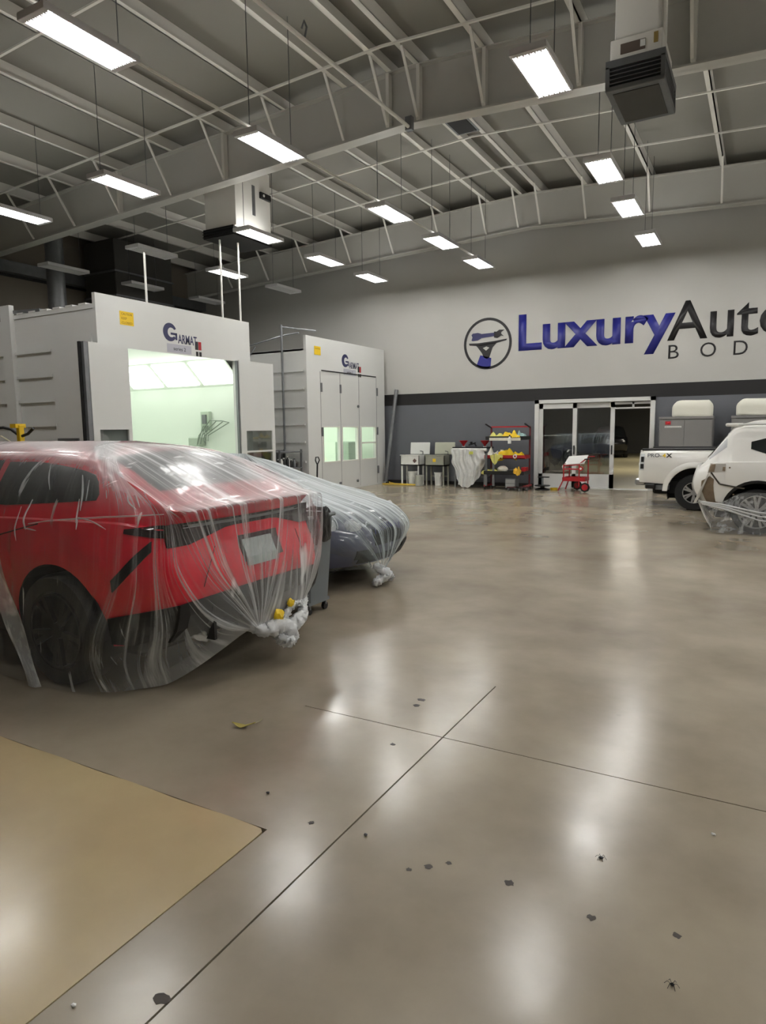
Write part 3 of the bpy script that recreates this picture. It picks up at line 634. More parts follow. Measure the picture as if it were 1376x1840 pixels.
# ------------------------------------------------------------------ vehicles: lofted bodies
def pch(keys):
    xs = np.array([k[0] for k in keys], float); ys = np.array([k[1] for k in keys], float)
    h = np.diff(xs); d = np.diff(ys)/h; m = np.zeros(len(xs)); m[0] = d[0]; m[-1] = d[-1]
    for i in range(1, len(xs)-1):
        m[i] = 0 if d[i-1]*d[i] <= 0 else 2*d[i-1]*d[i]/(d[i-1]+d[i])
    def f(x):
        x = np.clip(x, xs[0], xs[-1]); i = np.clip(np.searchsorted(xs, x)-1, 0, len(h)-1); t = (x-xs[i])/h[i]
        return ys[i]*(1+2*t)*(1-t)**2+m[i]*h[i]*t*(1-t)**2+ys[i+1]*t*t*(3-2*t)+m[i+1]*h[i]*t*t*(t-1)
    return f
class Body:
    """x forward from the tail, y to the left, z up. arches: (x, z, radius)"""
    def __init__(s, L, zb, zs, zt, ze, ws, wr, rear, front, arches):
        s.L = L; s.f = {k: pch(v) for k, v in dict(zb=zb, zs=zs, zt=zt, ze=ze, ws=ws, wr=wr).items()}
        s.r = pch(rear); s.fr = pch(front); s.ar = arches
    def zlow(s, x):
        z = float(s.f['zb'](x))
        for xc, zc, r in s.ar:
            if abs(x-xc) < r: z = max(z, zc+math.sqrt(r*r-(x-xc)**2))
        return z
    def prof(s, x):
        g = {k: float(v(x)) for k, v in s.f.items()}
        zb0 = g['zb']; zl = s.zlow(x); pts = []
        zs, ws, wr, ze, zt = g['zs'], g['ws'], g['wr'], max(g['ze'], g['zs']+.01), max(g['zt'], g['ze']+.015, g['zs']+.025)
        def wy(z):
            t = max(0, min(1, (z-zb0)/max(zs-zb0, .01)))
            return ws*(1-.07*(1-t)**3) - .05*max(0, t-.6)**2/.16
        for k in range(9): z = zl+(zs-zl)*k/8; pts.append((wy(z), z))
        w0 = pts[-1][0]; wg = min(w0-.035, max(wr, w0-.05)); pts.append((w0-.035, zs+.008))
        w1 = w0-.035
        for k in range(1, 7): t = k/6; pts.append((w1+(wr-w1)*t, zs+.008+(ze-zs-.008)*t+.02*math.sin(PI*t)*(ze-zs)/.5))
        for k in range(1, 8): a = k/7*PI/2; pts.append((wr*math.cos(a) if k < 7 else 0, ze+(zt-ze)*math.sin(a)))
        return pts
    def shift(s, x, z):
        o = 0
        b = max(0, 1-x/.6)**2
        if b: o += b*float(s.r(z))
        b = max(0, 1-(s.L-x)/.6)**2
        if b: o += b*float(s.fr(z))
        return x+o
    def side_y(s, x, z): p = s.prof(x); return float(np.interp(z, [q[1] for q in p], [q[0] for q in p]))
    def top_z(s, x, y): p = s.prof(x)[9:]; return float(np.interp(abs(y), [q[0] for q in p][::-1], [q[1] for q in p][::-1]))
    def mesh(s, bulge=.07, n=80):
        xs = set(np.linspace(0, s.L, n).tolist())
        for xc, zc, r in s.ar:
            for a in np.linspace(0, PI, 17): xs.add(xc+r*math.cos(a)*.9995)
            xs.add(xc-r*1.0005); xs.add(xc+r*1.0005)
        xs = sorted(x for x in xs if 0 <= x <= s.L)
        P = []
        for x in xs:
            p = s.prof(x); row = [Vector((s.shift(x, z), y, z)) for y, z in p]
            row += [Vector((s.shift(x, z), -y, z)) for y, z in p[-2::-1]]; P.append(row)
        m = MB(); m.grid(P)
        K = len(s.prof(0))
        for x, sg in ((0, -1), (s.L, 1)):
            p = s.prof(x)[:-1]; Q = []
            for y, z in p:
                Q.append([Vector((s.shift(x, z)+sg*bulge*(1-t*t)*min(1, y/.4), y*t, z)) for t in np.linspace(1, -1, 13)])
            m.grid(Q)
        bmesh.ops.remove_doubles(m.bm, verts=m.bm.verts, dist=.0006)
        return m
    def side_patch(s, sg, x0, x1, lo, hi, off=.006, n=14, mz=5, skirt=True):
        P = []
        for x in np.linspace(x0, x1, n):
            a, b = lo(x), hi(x)
            P.append([Vector((s.shift(x, z), sg*(s.side_y(x, z)+off), z)) for z in np.linspace(a, b, mz)])
        m = MB(); m.grid(P, skirt=(0, -sg*.012, 0) if skirt else None); return m
    def top_patch(s, x0, x1, hw, off=.008, n=10, my=11, c=0):
        P = []
        for x in np.linspace(x0, x1, n):
            P.append([Vector((x, y, s.top_z(x, y)+off)) for y in np.linspace(-hw(x)+c, hw(x)+c, my)])
        m = MB(); m.grid(P, skirt=(0, 0, -.014)); return m
    def end_patch(s, y0, y1, lo, hi, off=.006, n=12, mz=4, rear=True, bulge=.07):
        P = []; x = 0 if rear else s.L; sg = -1 if rear else 1
        for y in np.linspace(y0, y1, n):
            r = []
            for z in np.linspace(lo(y), hi(y), mz):
                W = max(s.side_y(x, z), .01); t = min(1, abs(y)/W)
                r.append(Vector((s.shift(x, z)+sg*(bulge*(1-t*t)*min(1, W/.4)+off), y, z)))
            P.append(r)
        m = MB(); m.grid(P, skirt=(-sg*.02, 0, 0)); return m
def wheel(parent, x, sg, z, y, r, wdt, rimm, spokes=5, rim_r=None, dark=None):
    """tyre with an alloy rim as sub-part; axis along y, outer face at y"""
    rim_r = rim_r or r*.68
    M = Matrix.Translation((x, y, z)) @ Matrix.Rotation(-sg*PI/2, 4, 'X')
    t = MB(); h = wdt
    t.lathe([(rim_r, -h), (r*.93, -h), (r, -h*.85), (r, -h*.15), (r*.95, -.0), (rim_r+.012, .0), (rim_r, -.02), (rim_r, -h)], 36, M)
    o = t.build('wheel', RUB, parent, smooth=True, local=True)
    q = MB(); q.lathe([(rim_r, -.02), (rim_r*.985, .004), (rim_r*.93, .002), (rim_r*.92, -.06)], 36, M)
    q.lathe([(0, .0), (rim_r*.2, .0), (rim_r*.24, -.03)], 16, M)
    for k in range(spokes):
        for d in (-.10, .10):
            a = 2*PI*k/spokes+PI/2; b = a+d*1.6
            p0 = M @ Vector((rim_r*.15*math.cos(a), rim_r*.15*math.sin(a), -.02)); p1 = M @ Vector((rim_r*.95*math.cos(b), rim_r*.95*math.sin(b), -.012))
            q.bar(p0, p1, .035, .03, up=(0, 1, 0))
    ri = q.build('rim', rimm, o, local=True)
    b = MB(); b.lathe([(0, -.07), (rim_r*.97, -.07)], 24, M); b.build('brake_backing', DARK, o, local=True)
    return o
def wells(parent, B, w_in):
    m = MB()
    for xc, zc, r in B.ar:
        for sg in (1, -1):
            P = []
            yo = sg*(B.side_y(xc, zc+r+.02)-.02)
            for a in np.linspace(-.3, PI+.3, 15): P.append([Vector((xc+(r+.01)*math.cos(a), yo, max(.12, zc+(r+.01)*math.sin(a)))), Vector((xc+(r+.01)*math.cos(a), sg*w_in, max(.12, zc+(r+.01)*math.sin(a))))])
            m.grid(P)
            m.prism([(xc+(r+.01)*math.cos(a), max(.12, zc+(r+.01)*math.sin(a))) for a in np.linspace(-.3, PI+.3, 15)], .01, Matrix.Translation((0, sg*w_in, 0)))
    return m.build('wheel_liner', DARK, parent, local=True)
def underbody(parent, B, hw, z0, z1):
    return MB().box((.25, -hw, z0), (B.L-.25, hw, z1), .03).build('underbody', DARK, parent, local=True)
PL = dict(local=True)

# ---------- red coupe SUV under clear film (tail towards the aisle)
B = Body(5.0,
    zb=[(0, .40), (.3, .33), (.8, .30), (4.2, .30), (5, .34)],
    zs=[(0, 1.08), (.4, 1.13), (1.3, 1.12), (2.4, 1.06), (3.6, 1.0), (4.5, .92), (5, .74)],
    zt=[(0, 1.235), (.06, 1.245), (.2, 1.30), (.9, 1.575), (1.5, 1.62), (2.3, 1.62), (2.9, 1.54), (3.75, 1.10), (4.5, 1.0), (5, .80)],
    ze=[(0, 1.205), (.06, 1.21), (.2, 1.245), (.55, 1.42), (.95, 1.51), (1.5, 1.555), (2.3, 1.555), (2.9, 1.45), (3.7, 1.05), (4.5, .96), (5, .77)],
    ws=[(0, .74), (.08, .82), (.25, .91), (.6, .975), (1.3, .985), (3.4, .985), (4.2, .98), (4.7, .90), (5, .70)],
    wr=[(0, .71), (.2, .72), (.55, .68), (1.0, .64), (1.5, .64), (2.4, .63), (2.9, .62), (3.7, .76), (4.4, .76), (5, .55)],
    rear=[(.3, .12), (.45, -.01), (.62, -.05), (.8, -.03), (.95, .03), (1.1, .05), (1.17, .01), (1.235, -.06)],
    front=[(.3, -.05), (.6, .04), (.9, -.1), (1.2, -.3)],
    arches=[(.88, .39, .45), (3.85, .39, .45)])
RC = (-3.22, 3.75)
red = thing('car', 'red coupe SUV wrapped in clear plastic film, tail toward the aisle', 'car', (RC[0], RC[1], 0), PI)
B.mesh().build('body', RED, red, smooth=True, ang=40, **PL)
underbody(red, B, .8, .24, .5); wells(red, B, .62)
for xc in (.88, 3.85):
    for sg in (1, -1): wheel(red, xc, sg, .385, sg*.985, .385, .27, mat('dark_alloy%d%d' % (xc*10, sg), rgb(24, 24, 26), .45, metal=.5), 5)
for sg in (1, -1):
    lo = lambda x: 1.20+.07*max(0, 1.5-x); hi = lambda x: max(lo(x)+.015, min(float(B.f['ze'](x))-.05, lo(x)+.30*max(0, min(1, (x-.60)/.4))**.55))
    B.side_patch(sg, .61, 1.72, lo, hi, n=18).build('rear_side_window', WIN, red, smooth=True, **PL)
    B.side_patch(sg, 1.80, 2.75, lambda x: 1.20, lambda x: float(B.f['ze'](x))-.045, n=14).build('front_side_window', WIN, red, smooth=True, **PL)
    B.side_patch(sg, .36, 1.4, lambda x: .30, lambda x: .42, off=.012).build('sill_cladding', BLACK, red, **PL) if 0 else None
    B.side_patch(sg, 1.36, 3.38, lambda x: .29, lambda x: .43, off=.014).build('sill_cladding', BLACK, red, **PL)
    for xs0, xs1 in ((.015, .42),): B.side_patch(sg, xs0, xs1, lambda x: max(.335, B.zlow(x)), lambda x: .615-.10*(x/.42), off=.012, n=10).build('corner_cladding', BLACK, red, **PL)
    # slanting black corner vent and tail lamp
    B.side_patch(sg, .09, .36, lambda x: .965-.96*(x-.08), lambda x: 1.03-.92*(x-.08), off=.01, n=8).build('corner_vent', BLACK, red, **PL)
    B.side_patch(sg, .005, .26, lambda x: 1.03+.16*x, lambda x: 1.115+.0*x-.1*max(0, x-.1), off=.01, n=8).build('tail_lamp', LAMPR, red, smooth=True, **PL)
    MB().box((.2+2.55, sg*.98-.06, 1.02), (2.95, sg*1.12, 1.14), .03, seg=2).build('mirror', RED, red, **PL)
    for x in (1.55, 2.55): MB().bar((x, sg*(B.side_y(x, .93)+.015), .93), (x+.2, sg*(B.side_y(x+.2, .93)+.015), .93), .02, .035).build('door_handle', RED, red, **PL)
    MB().tube([(1.05+.0, sg*(B.side_y(1.05, 1.1)+.001), 1.1)]+[(1.47, sg*(B.side_y(1.47, z)+.001), z) for z in (1.0, .8, .6, .45)], .005, 4).build('door_seam', DARK, red, **PL)
B.top_patch(.09, .80, lambda x: .61-.11*x).build('rear_window', WIN, red, smooth=True, **PL)
B.top_patch(2.92, 3.66, lambda x: .55+.06*(x-2.9)).build('windshield', WIN, red, smooth=True, **PL)
B.end_patch(-.75, .75, lambda y: 1.06-.085*max(0, min(1, (abs(y)-.25)/.35)), lambda y: 1.12, n=20).build('light_bar', LAMPR, red, smooth=True, **PL)
B.end_patch(-.62, .62, lambda y: 1.085, lambda y: 1.105, off=.012, n=16).build('grille_strip', GALV, red, **PL)
B.end_patch(-.76, .76, lambda y: .36, lambda y: .61+.04*math.cos(y*1.9), off=.012, n=20).build('diffuser', BLACK, red, **PL)
for y in (-.5, -.17, .17, .5): MB().box((-.10, y-.012, .33), (.06, y+.012, .56)).build('diffuser_fin', BLACK, red, **PL)
B.end_patch(-.25, .18, lambda y: .80, lambda y: .98, off=.006, n=8).build('plate_recess', mat('recess_dark', rgb(52, 14, 18), .4), red, **PL)
B.end_patch(-.16, .16, lambda y: .77, lambda y: .95, off=.018, n=6).build('license_plate', PLATE, red, **PL)
for sg in (1, -1):
    for k in (0,): MB().tube([(-.075, sg*(.56+k), .70), (-.07, sg*(.44+k), .95)], .003, 5).build('tailgate_crease', mat('seam_red%d%d' % (k*10, sg), rgb(90, 8, 16), .4), red, **PL)

# ---------- plastic film sheets
def noise1(n, freq, seed, sharp=1.0):
    r = np.random.RandomState(seed); k = np.linspace(0, freq, n); g = r.uniform(-1, 1, int(freq)+3)
    i = k.astype(int); t = k-i; t = t*t*(3-2*t) if sharp < 1 else t
    return g[i]*(1-t)+g[i+1]*t
def clear_of(Bd, G, nv, v1, V, gap=.012):
    cache = {}
    for i in range(G.shape[0]):
        for j in range(nv):
            if V[j] > v1: break
            x, y, z = G[i, j]; k = round(x, 2)
            if not .04 < k < Bd.L-.04: continue
            if k not in cache:
                p = Bd.prof(k)[9:]; cache[k] = ([q[0] for q in p][::-1], [q[1] for q in p][::-1])
            ys_, zs_2 = cache[k]
            if abs(y) < ys_[-1]: G[i, j, 2] = max(z, float(np.interp(abs(y), ys_, zs_2))+gap)
def film(name, cols, us, nu, nv, amp, mat_, parent, freq=(40, 110, 260), seed=3, vs=None, gather=None, body=None):
    """cols: key columns of control points; folds run down the columns. amp(v)->metres"""
    Q = np.array([[list(p) for p in c] for c in cols], float); K, Mn, _ = Q.shape
    us = np.array(us, float); U = np.linspace(us[0], us[-1], nu)
    A = np.zeros((nu, Mn, 3))
    for j in range(Mn):
        for c in range(3):
            A[:, j, c] = pch(list(zip(us, Q[:, j, c])))(U)
    vs = np.array(vs if vs is not None else np.linspace(0, 1, Mn)); V = np.linspace(0, 1, nv); G = np.zeros((nu, nv, 3))
    for i in range(nu):
        for c in range(3): G[i, :, c] = pch(list(zip(vs, A[i, :, c])))(V)
    du = np.gradient(G, axis=0); dv = np.gradient(G, axis=1); nr = np.cross(du, dv); ln = np.linalg.norm(nr, axis=2, keepdims=True); nr = nr/np.maximum(ln, 1e-9)
    n1 = noise1(nu, freq[0], seed, .5); n2 = noise1(nu, freq[1], seed+1, .5); n3 = noise1(nu, freq[2], seed+2)
    n1b = noise1(nu, freq[0], seed+5, .5); n2b = noise1(nu, freq[1], seed+6, .5)
    for j, v in enumerate(V):
        f = (n1*(1-v)+n1b*v)+.6*(n2*(1-v)+n2b*v)+.35*n3
        G[:, j, :] += nr[:, j, :]*(amp(v)*f)[:, None]
    if body: clear_of(body, G, nv, .5, V)
    G[:, :, 2] = np.maximum(G[:, :, 2], .006)
    m = MB(); m.grid([[Vector(G[i, j]) for j in range(nv)] for i in range(nu)], uv=True)
    o = m.build(name, mat_, parent, smooth=True, ang=180, **PL)
    if gather:
        gv = pch(gather)(U); at = o.data.attributes.new('gather', 'FLOAT', 'POINT'); at.data.foreach_set('value', np.repeat(gv, nv).astype(np.float32))
    return o
fr_ = thing('plastic_car_cover', 'clear plastic film stretched over the red car and tied at its tail', 'plastic film', (RC[0], RC[1], 0), PI)
KN = (-.13, .10, .31); K2 = (-.10, -.42, .35)
def rear_col(y, kn, lipx=-.10):
    W = max(.0, abs(y)/.80)
    bulge = .07*(1-W*W)
    return [(1.5, y*.05, 1.64), (.92, y*.72, 1.60-.06*W*W), (.03-bulge+.02, y*.98, 1.27-.04*W*W), (-.115-bulge, y*1.0, 1.20), (-.14-bulge*.7, y*.78+kn[1]*.22, .86), (-.145-bulge*.5, y*.36+kn[1]*.64, .55), (kn[0]-.02, kn[1]+y*.04, kn[2]+.015)]
def side_col(x, hem_y=1.05, hem_z=.01, sg=1):
    yr = float(B.f['wr'](x)); ys = float(B.f['ws'](x))
    return [(x*.7+.5, 0, 1.64), (x, sg*(yr+.015), float(B.f['ze'](x))+.03), (x, sg*(ys+.01), float(B.f['zs'](x))+.02), (x-.0, sg*(ys+.035), .82), (x, sg*(ys+.055), .5), (x, sg*(hem_y+.005), .22), (x, sg*hem_y, hem_z)]
cols = []; us = []
for x in (4.9, 3.9, 3.0, 2.2, 1.5, 1.15): cols.append(side_col(x)); us.append(5.6-x)
cols.append([(1.45, 0, 1.64), (.85, .66, 1.55), (.62, 1.0, 1.15), (.62, 1.035, .8), (.72, 1.06, .45), (.80, 1.06, .2), (.82, 1.05, .01)]); us.append(4.85)
cols.append([(1.4, .01, 1.64), (.6, .70, 1.46), (.22, .97, 1.15), (.22, 1.02, .82), (.36, 1.06, .45), (.46, 1.0, .2), (.48, .92, .01)]); us.append(5.15)
cols.append([(1.4, .02, 1.64), (.45, .70, 1.40), (.05, .83, 1.16), (.02, .88, .85), (.06, .84, .5), (.18, .78, .22), (.24, .68, .015)]); us.append(5.4)
cols.append([(1.4, .02, 1.64), (.5, .70, 1.42), (-.02, .78, 1.18), (-.07, .80, .9), (-.09, .62, .56), (-.09, .36, .37), (-.1, .17, .31)]); us.append(5.65)
for y in (.72, .45, .1, -.17): cols.append(rear_col(y, KN)); us.append(5.9+(.8-y)*1.0)
for y in (-.38, -.54, -.72): cols.append(rear_col(y, K2)); us.append(5.9+(.8-y)*1.0)
cols.append([(1.4, -.02, 1.64), (.45, -.70, 1.40), (.05, -.82, 1.16), (.0, -.87, .85), (.0, -.82, .55), (-.02, -.66, .4), (-.08, -.5, .36)]); us.append(7.8)
cols.append([(1.4, -.01, 1.64), (.6, -.70, 1.46), (.3, -.98, 1.15), (.3, -1.03, .82), (.4, -1.05, .45), (.4, -1.0, .25), (.3, -.9, .2)]); us.append(8.1)
for x in (.9, 1.5, 3.0, 4.9): c = side_col(x, sg=-1); cols.append(c); us.append(8.5+(x-.9))
film('film_sheet', cols, us, 760, 44, lambda v: .002+.010*math.sin(PI*min(1, max(0, (v-.48)/.55)))**1.0, FILMR, fr_, body=B, freq=(60, 150, 330), gather=[(.7, .08), (4.5, .10), (5.0, .25), (5.2, .55), (5.45, .85), (5.7, 1), (7.9, 1), (8.3, .5), (13, .3)])
def knot(parent, pts, rr, seed=1, name='film_knot'):
    m = MB(); k = 14; P = np.array(pts, float); n = len(P); T = np.linspace(0, n-1, k*2)
    f = [pch(list(enumerate(P[:, c]))) for c in range(3)]; fr2 = pch(list(enumerate(rr)))
    m.tube([(f[0](t), f[1](t), f[2](t)) for t in T], [float(fr2(t)) for t in T], 14)
    r = random.Random(seed)
    for v in m.bm.verts: v.co += Vector((r.uniform(-1, 1), r.uniform(-1, 1), r.uniform(-1, 1)))*.014
    return m.build(name, FILMK, parent, smooth=True, ang=180, **PL)
knot(fr_, [(-.09, .15, .33), (-.17, .06, .285), (-.2, -.04, .295), (-.21, -.12, .24), (-.19, -.20, .19)], [.03, .05, .055, .075, .05], 2)
knot(fr_, [(-.19, -.18, .21), (-.24, -.12, .18), (-.25, -.04, .19), (-.2, -.02, .23)], [.045, .05, .04, .03], 4)
knot(fr_, [(-.2, -.14, .25), (-.2, -.27, .28), (-.17, -.37, .31), (-.12, -.45, .36), (-.08, -.55, .38)], [.05, .05, .035, .03, .015], 5)
knot(fr_, [(-.17, .06, .31), (-.18, -.12, .34), (-.17, -.27, .40), (-.13, -.42, .37)], [.02, .02, .02, .015], 6)
for (p, s_) in (((-.2, -.05, .365), .05), ((-.18, -.22, .42), .035)):
    m = MB(); m.blob(p, (s_*.6, s_*.9, s_), 2, .35, int(s_*100)); m.build('tape_patch', YEL, fr_, smooth=True, **PL)
# sharp creases where the sheet is pulled over the shoulder and the rear pillar
CRS = film_mat('film_crease', .38, .3, .3, 3, 2, rough=.3)
for pts, r0 in (([(1.21, 1.5), (1.16, 1.41), (1.08, 1.32)], .005), ([(.83, 1.42), (.74, 1.31), (.68, 1.2)], .007), ([(.74, 1.39), (.67, 1.26)], .004), ([(1.21, 1.25), (1.17, 1.12), (1.13, 1.06)], .007),
    ([(.74, 1.27), (.7, 1.19), (.64, 1.13)], .006), ([(.54, 1.33), (.5, 1.28)], .004), ([(.39, 1.34), (.33, 1.26), (.26, 1.22)], .006), ([(.35, 1.33), (.24, 1.23)], .005), ([(.68, 1.16), (.53, 1.14), (.38, 1.10)], .005),
    ([(1.11, 1.10), (.9, 1.13), (.67, 1.15), (.42, 1.17), (.22, 1.18), (.06, 1.19)], .007), ([(.46, 1.45), (.26, 1.34), (.1, 1.24)], .004), ([(.5, 1.45), (.33, 1.33), (.17, 1.24)], .004), ([(.67, 1.15), (.62, 1.09)], .005), ([(1.15, 1.07), (1.02, 1.06)], .005), ([(1.3, 1.2), (1.25, 1.05), (1.22, .98)], .005)):
    q = [(x, B.side_y(x, z)+.03, z) for x, z in pts]; n_ = len(q); f_ = [pch(list(enumerate([p[c] for p in q]))) for c in range(3)]; T = np.linspace(0, n_-1, 8)
    MB().tube([(float(f_[0](t)), float(f_[1](t)), float(f_[2](t))) for t in T], [r0*(.25+.75*math.sin(PI*(.08+.84*k/7))) for k in range(8)], 6).build('film_crease', CRS, fr_, smooth=True, ang=180, **PL)
# tucked sheet edge trailing to the floor by the rear wheel
m = MB(); P = []
for k in range(20):
    t = k/19; P.append([Vector((1.3-.35*t+.02*math.sin(9*t+j), 1.075+.012*math.sin(5*t+2*j)+.01*j, .95-.94*t)) for j in range(4)])
    for j in range(4): P[-1][j].x += .04*j
m.grid(P, uv=True); m.build('film_fold', film_mat('film_fold', .35, .5, .5, 3, 2), fr_, smooth=True, **PL)

# ---------- blue-grey coupe under whitish film (nose towards the aisle)
BB = Body(4.8,
    zb=[(0, .3), (4.2, .24), (4.8, .26)],
    zs=[(0, .84), (.6, .95), (2.2, .93), (3.4, .90), (4.2, .80), (4.8, .60)],
    zt=[(0, .93), (.7, 1.05), (1.7, 1.37), (2.3, 1.40), (2.8, 1.34), (3.45, 1.03), (4.1, .93), (4.6, .80), (4.8, .68)],
    ze=[(0, .88), (.7, .99), (1.7, 1.28), (2.3, 1.31), (2.8, 1.26), (3.45, .97), (4.1, .87), (4.6, .75), (4.8, .64)],
    ws=[(0, .75), (.4, .92), (1, .97), (3.6, .97), (4.3, .92), (4.6, .82), (4.8, .62)],
    wr=[(0, .6), (.7, .7), (1.7, .58), (2.6, .58), (3.45, .74), (4.2, .72), (4.6, .6), (4.8, .5)],
    rear=[(.3, .05), (.7, -.05), (1, .03)], front=[(.2, -.06), (.45, .05), (.7, .0), (.9, -.15)],
    arches=[(.95, .35, .41), (3.9, .35, .41)])
BC = (-8.57, 6.55)
blu = thing('car', 'slate-blue coupe under whitish film with round headlights, behind the red car', 'car', (BC[0], BC[1], 0), 0)
BB.mesh(bulge=.12).build('body', BLUEP, blu, smooth=True, ang=40, **PL); underbody(blu, BB, .75, .16, .4); wells(blu, BB, .6)
for xc in (.95, 3.9):
    for sg in (1, -1): wheel(blu, xc, sg, .35, sg*.95, .35, .25, CHROME, 5)
for sg in (1, -1):
    BB.side_patch(sg, 1.3, 3.1, lambda x: .97, lambda x: max(1.0, float(BB.f['ze'](x))-.04), n=18).build('side_window', WIN, blu, smooth=True, **PL)
BB.top_patch(2.75, 3.42, lambda x: .52+.1*(x-2.7)).build('windshield', WIN, blu, smooth=True, **PL)
BB.top_patch(.75, 1.6, lambda x: .5).build('rear_window', WIN, blu, smooth=True, **PL)
def lamp(parent, p, d, r, name='headlight'):
    d = Vector(d).normalized(); q = d.to_track_quat('Z', 'Y').to_matrix().to_4x4(); M = Matrix.Translation(p) @ q
    o = MB().lathe([(r*1.12, -.05), (r*1.12, .01), (r, .02), (r, 0)], 24, M).build(name, CHROME, parent, smooth=True, **PL)
    MB().lathe([(r, .0), (r*.85, .03), (r*.5, .045), (0, .05)], 24, M).build('lens', LAMPC, o, smooth=True, **PL)
    MB().lathe([(0, -.03), (r*.45, -.03), (r*.5, .005)], 16, M).build('projector', GALV, o, **PL)
for sg in (1, -1):
    lamp(blu, (4.585, sg*.74, .69), (1, sg*.8, .25), .135); lamp(blu, (4.78, sg*.47, .655), (1, sg*.35, .15), .095)
    BB.end_patch(*sorted((sg*.34, sg*.56)), lambda y: .33, lambda y: .43, rear=False, bulge=.12, off=.012, n=6).build('side_intake', DARK, blu, **PL)
BB.end_patch(-.30, .30, lambda y: .46, lambda y: .70, rear=False, bulge=.12, off=.012, n=10).build('grille', DARK, blu, **PL)
for k in range(13):
    y = -.27+.045*k; t = abs(y)/.62; MB().bar((4.8+.12*(1-t*t)+.05, y, .46), (4.8+.12*(1-t*t)+.02, y, .69), .012, .012).build('grille_bar', mat('bar_violet%d' % k, rgb(70, 68, 130), .3, metal=.6), blu, **PL)
BB.end_patch(-.5, .5, lambda y: .28, lambda y: .36, rear=False, bulge=.12, off=.014, n=10).build('lower_intake', DARK, blu, **PL)
fb = thing('plastic_car_cover', 'whitish plastic film draped over the blue coupe and knotted at its nose', 'plastic film', (BC[0], BC[1], 0), 0)
KB = (5.0, -.25, .20)
def bcol(x, sg, hem=.25):
    return [(min(x*.35+1.7, 3.0), 0, 1.43), (min(x, 3.0)*.3+x*.7 if x < 3 else x*.55+1.35, sg*.5, max(float(BB.f['ze'](x)), 1.43-.17*max(0, x-2.3)-.05)+.03), (x, sg*(float(BB.f['ws'](x))-.02), float(BB.f['zs'](x))+.05), (x, sg*(float(BB.f['ws'](x))+.02), .62), (x, sg*(float(BB.f['ws'](x))+.0), hem+.15), (x, sg*(float(BB.f['ws'](x))-.02), hem)]
cols = []; us = []
for x in (0.1, 1.0, 2.0, 3.0): cols.append(bcol(x, -1, .12)); us.append(x)
cols.append([(2.9, 0, 1.43), (3.5, -.62, 1.10), (3.75, -.97, .92), (3.8, -1.0, .62), (3.9, -.98, .32), (4.0, -.93, .13)]); us.append(3.75)
cols.append([(2.9, 0, 1.43), (3.9, -.62, 1.02), (4.40, -.94, .82), (4.5, -.94, .58), (4.52, -.78, .34), (4.6, -.6, .2)]); us.append(4.3)
cols.append([(2.9, 0, 1.43), (4.0, -.5, 1.0), (4.66, -.80, .76), (4.82, -.76, .58), (4.94, -.5, .36), (5.0, -.3, .21)]); us.append(4.65)
for y, u in ((-.5, 4.95), (-.2, 5.25), (.15, 5.6), (.5, 5.95)):
    W = y/.62; q = .12*(1-W*W)
    cols.append([(2.9, 0, 1.43), (3.95, y*.85, 1.04), (4.74+q*.6, y*1.05, .79), (4.91+q*1.1, y*.95, .60), (4.97+q*.7, y*.45-.12, .38), (KB[0]+.02, KB[1]+y*.04, KB[2])]); us.append(u)
cols.append([(2.9, 0, 1.43), (4.0, .55, 1.0), (4.5, .78, .78), (4.62, .76, .58), (4.75, .5, .36), (4.98, -.1, .21)]); us.append(6.3)
cols.append([(2.9, 0, 1.43), (3.7, .65, 1.05), (4.1, .97, .88), (4.1, 1.0, .6), (4.2, .95, .32), (4.3, .8, .15)]); us.append(6.8)
for x in (3.0, 2.0, 1.0, .1): cols.append(bcol(x, 1, .12)); us.append(10.2-x)
film('film_sheet', cols, us, 620, 36, lambda v: .003+.014*math.sin(PI*min(1, max(0, (v-.2)/.8))), FILMB, fb, body=BB, freq=(50, 130, 280), seed=21, gather=[(0, .5), (3, .4), (3.9, .22), (4.6, .28), (5.1, .85), (6.3, 1), (7.2, .6), (10.2, .5)])
knot(fb, [(4.9, -.27, .23), (4.99, -.25, .18), (5.02, -.2, .14), (4.98, -.28, .08), (4.96, -.36, .05)], [.03, .05, .05, .045, .03], 8)
knot(fb, [(5.0, -.2, .15), (5.03, -.14, .11), (5.0, -.1, .06)], [.04, .04, .03], 9)

# ---------- white pickup by the back wall
BP = Body(5.4,
    zb=[(0, .55), (.5, .52), (1, .48), (4, .45), (5.4, .5)],
    zs=[(0, 1.16), (1.7, 1.17), (3, 1.15), (5, 1.05), (5.4, .95)],
    zt=[(0, 1.215), (1.62, 1.22), (1.66, 1.30), (1.85, 1.72), (2.2, 1.80), (3.2, 1.78), (3.5, 1.70), (4.1, 1.22), (5.0, 1.14), (5.4, 1.0)],
    ze=[(0, 1.2), (1.62, 1.205), (1.66, 1.27), (1.85, 1.62), (2.2, 1.72), (3.2, 1.70), (3.5, 1.6), (4.1, 1.18), (5.0, 1.1), (5.4, .97)],
    ws=[(0, .86), (.08, .91), (.3, .93), (4.8, .93), (5.2, .85), (5.4, .72)],
    wr=[(0, .80), (1.62, .86), (1.7, .8), (2.0, .70), (3.3, .68), (4.1, .78), (5.4, .6)],
    rear=[(.5, .02), (.6, -.02), (1.2, 0)], front=[(.5, 0), (.9, .03), (1.2, -.08)],
    arches=[(1.05, .36, .50), (4.35, .36, .50)])
PC = (-2.26, 15.78)
pk = thing('pickup_truck', 'white pickup truck with dark bed parked behind the damaged white SUV', 'truck', (PC[0], PC[1], 0), 0)
BP.mesh(bulge=.02).build('body', WHITE, pk, smooth=True, ang=40, **PL); underbody(pk, BP, .7, .3, .6); wells(pk, BP, .55)
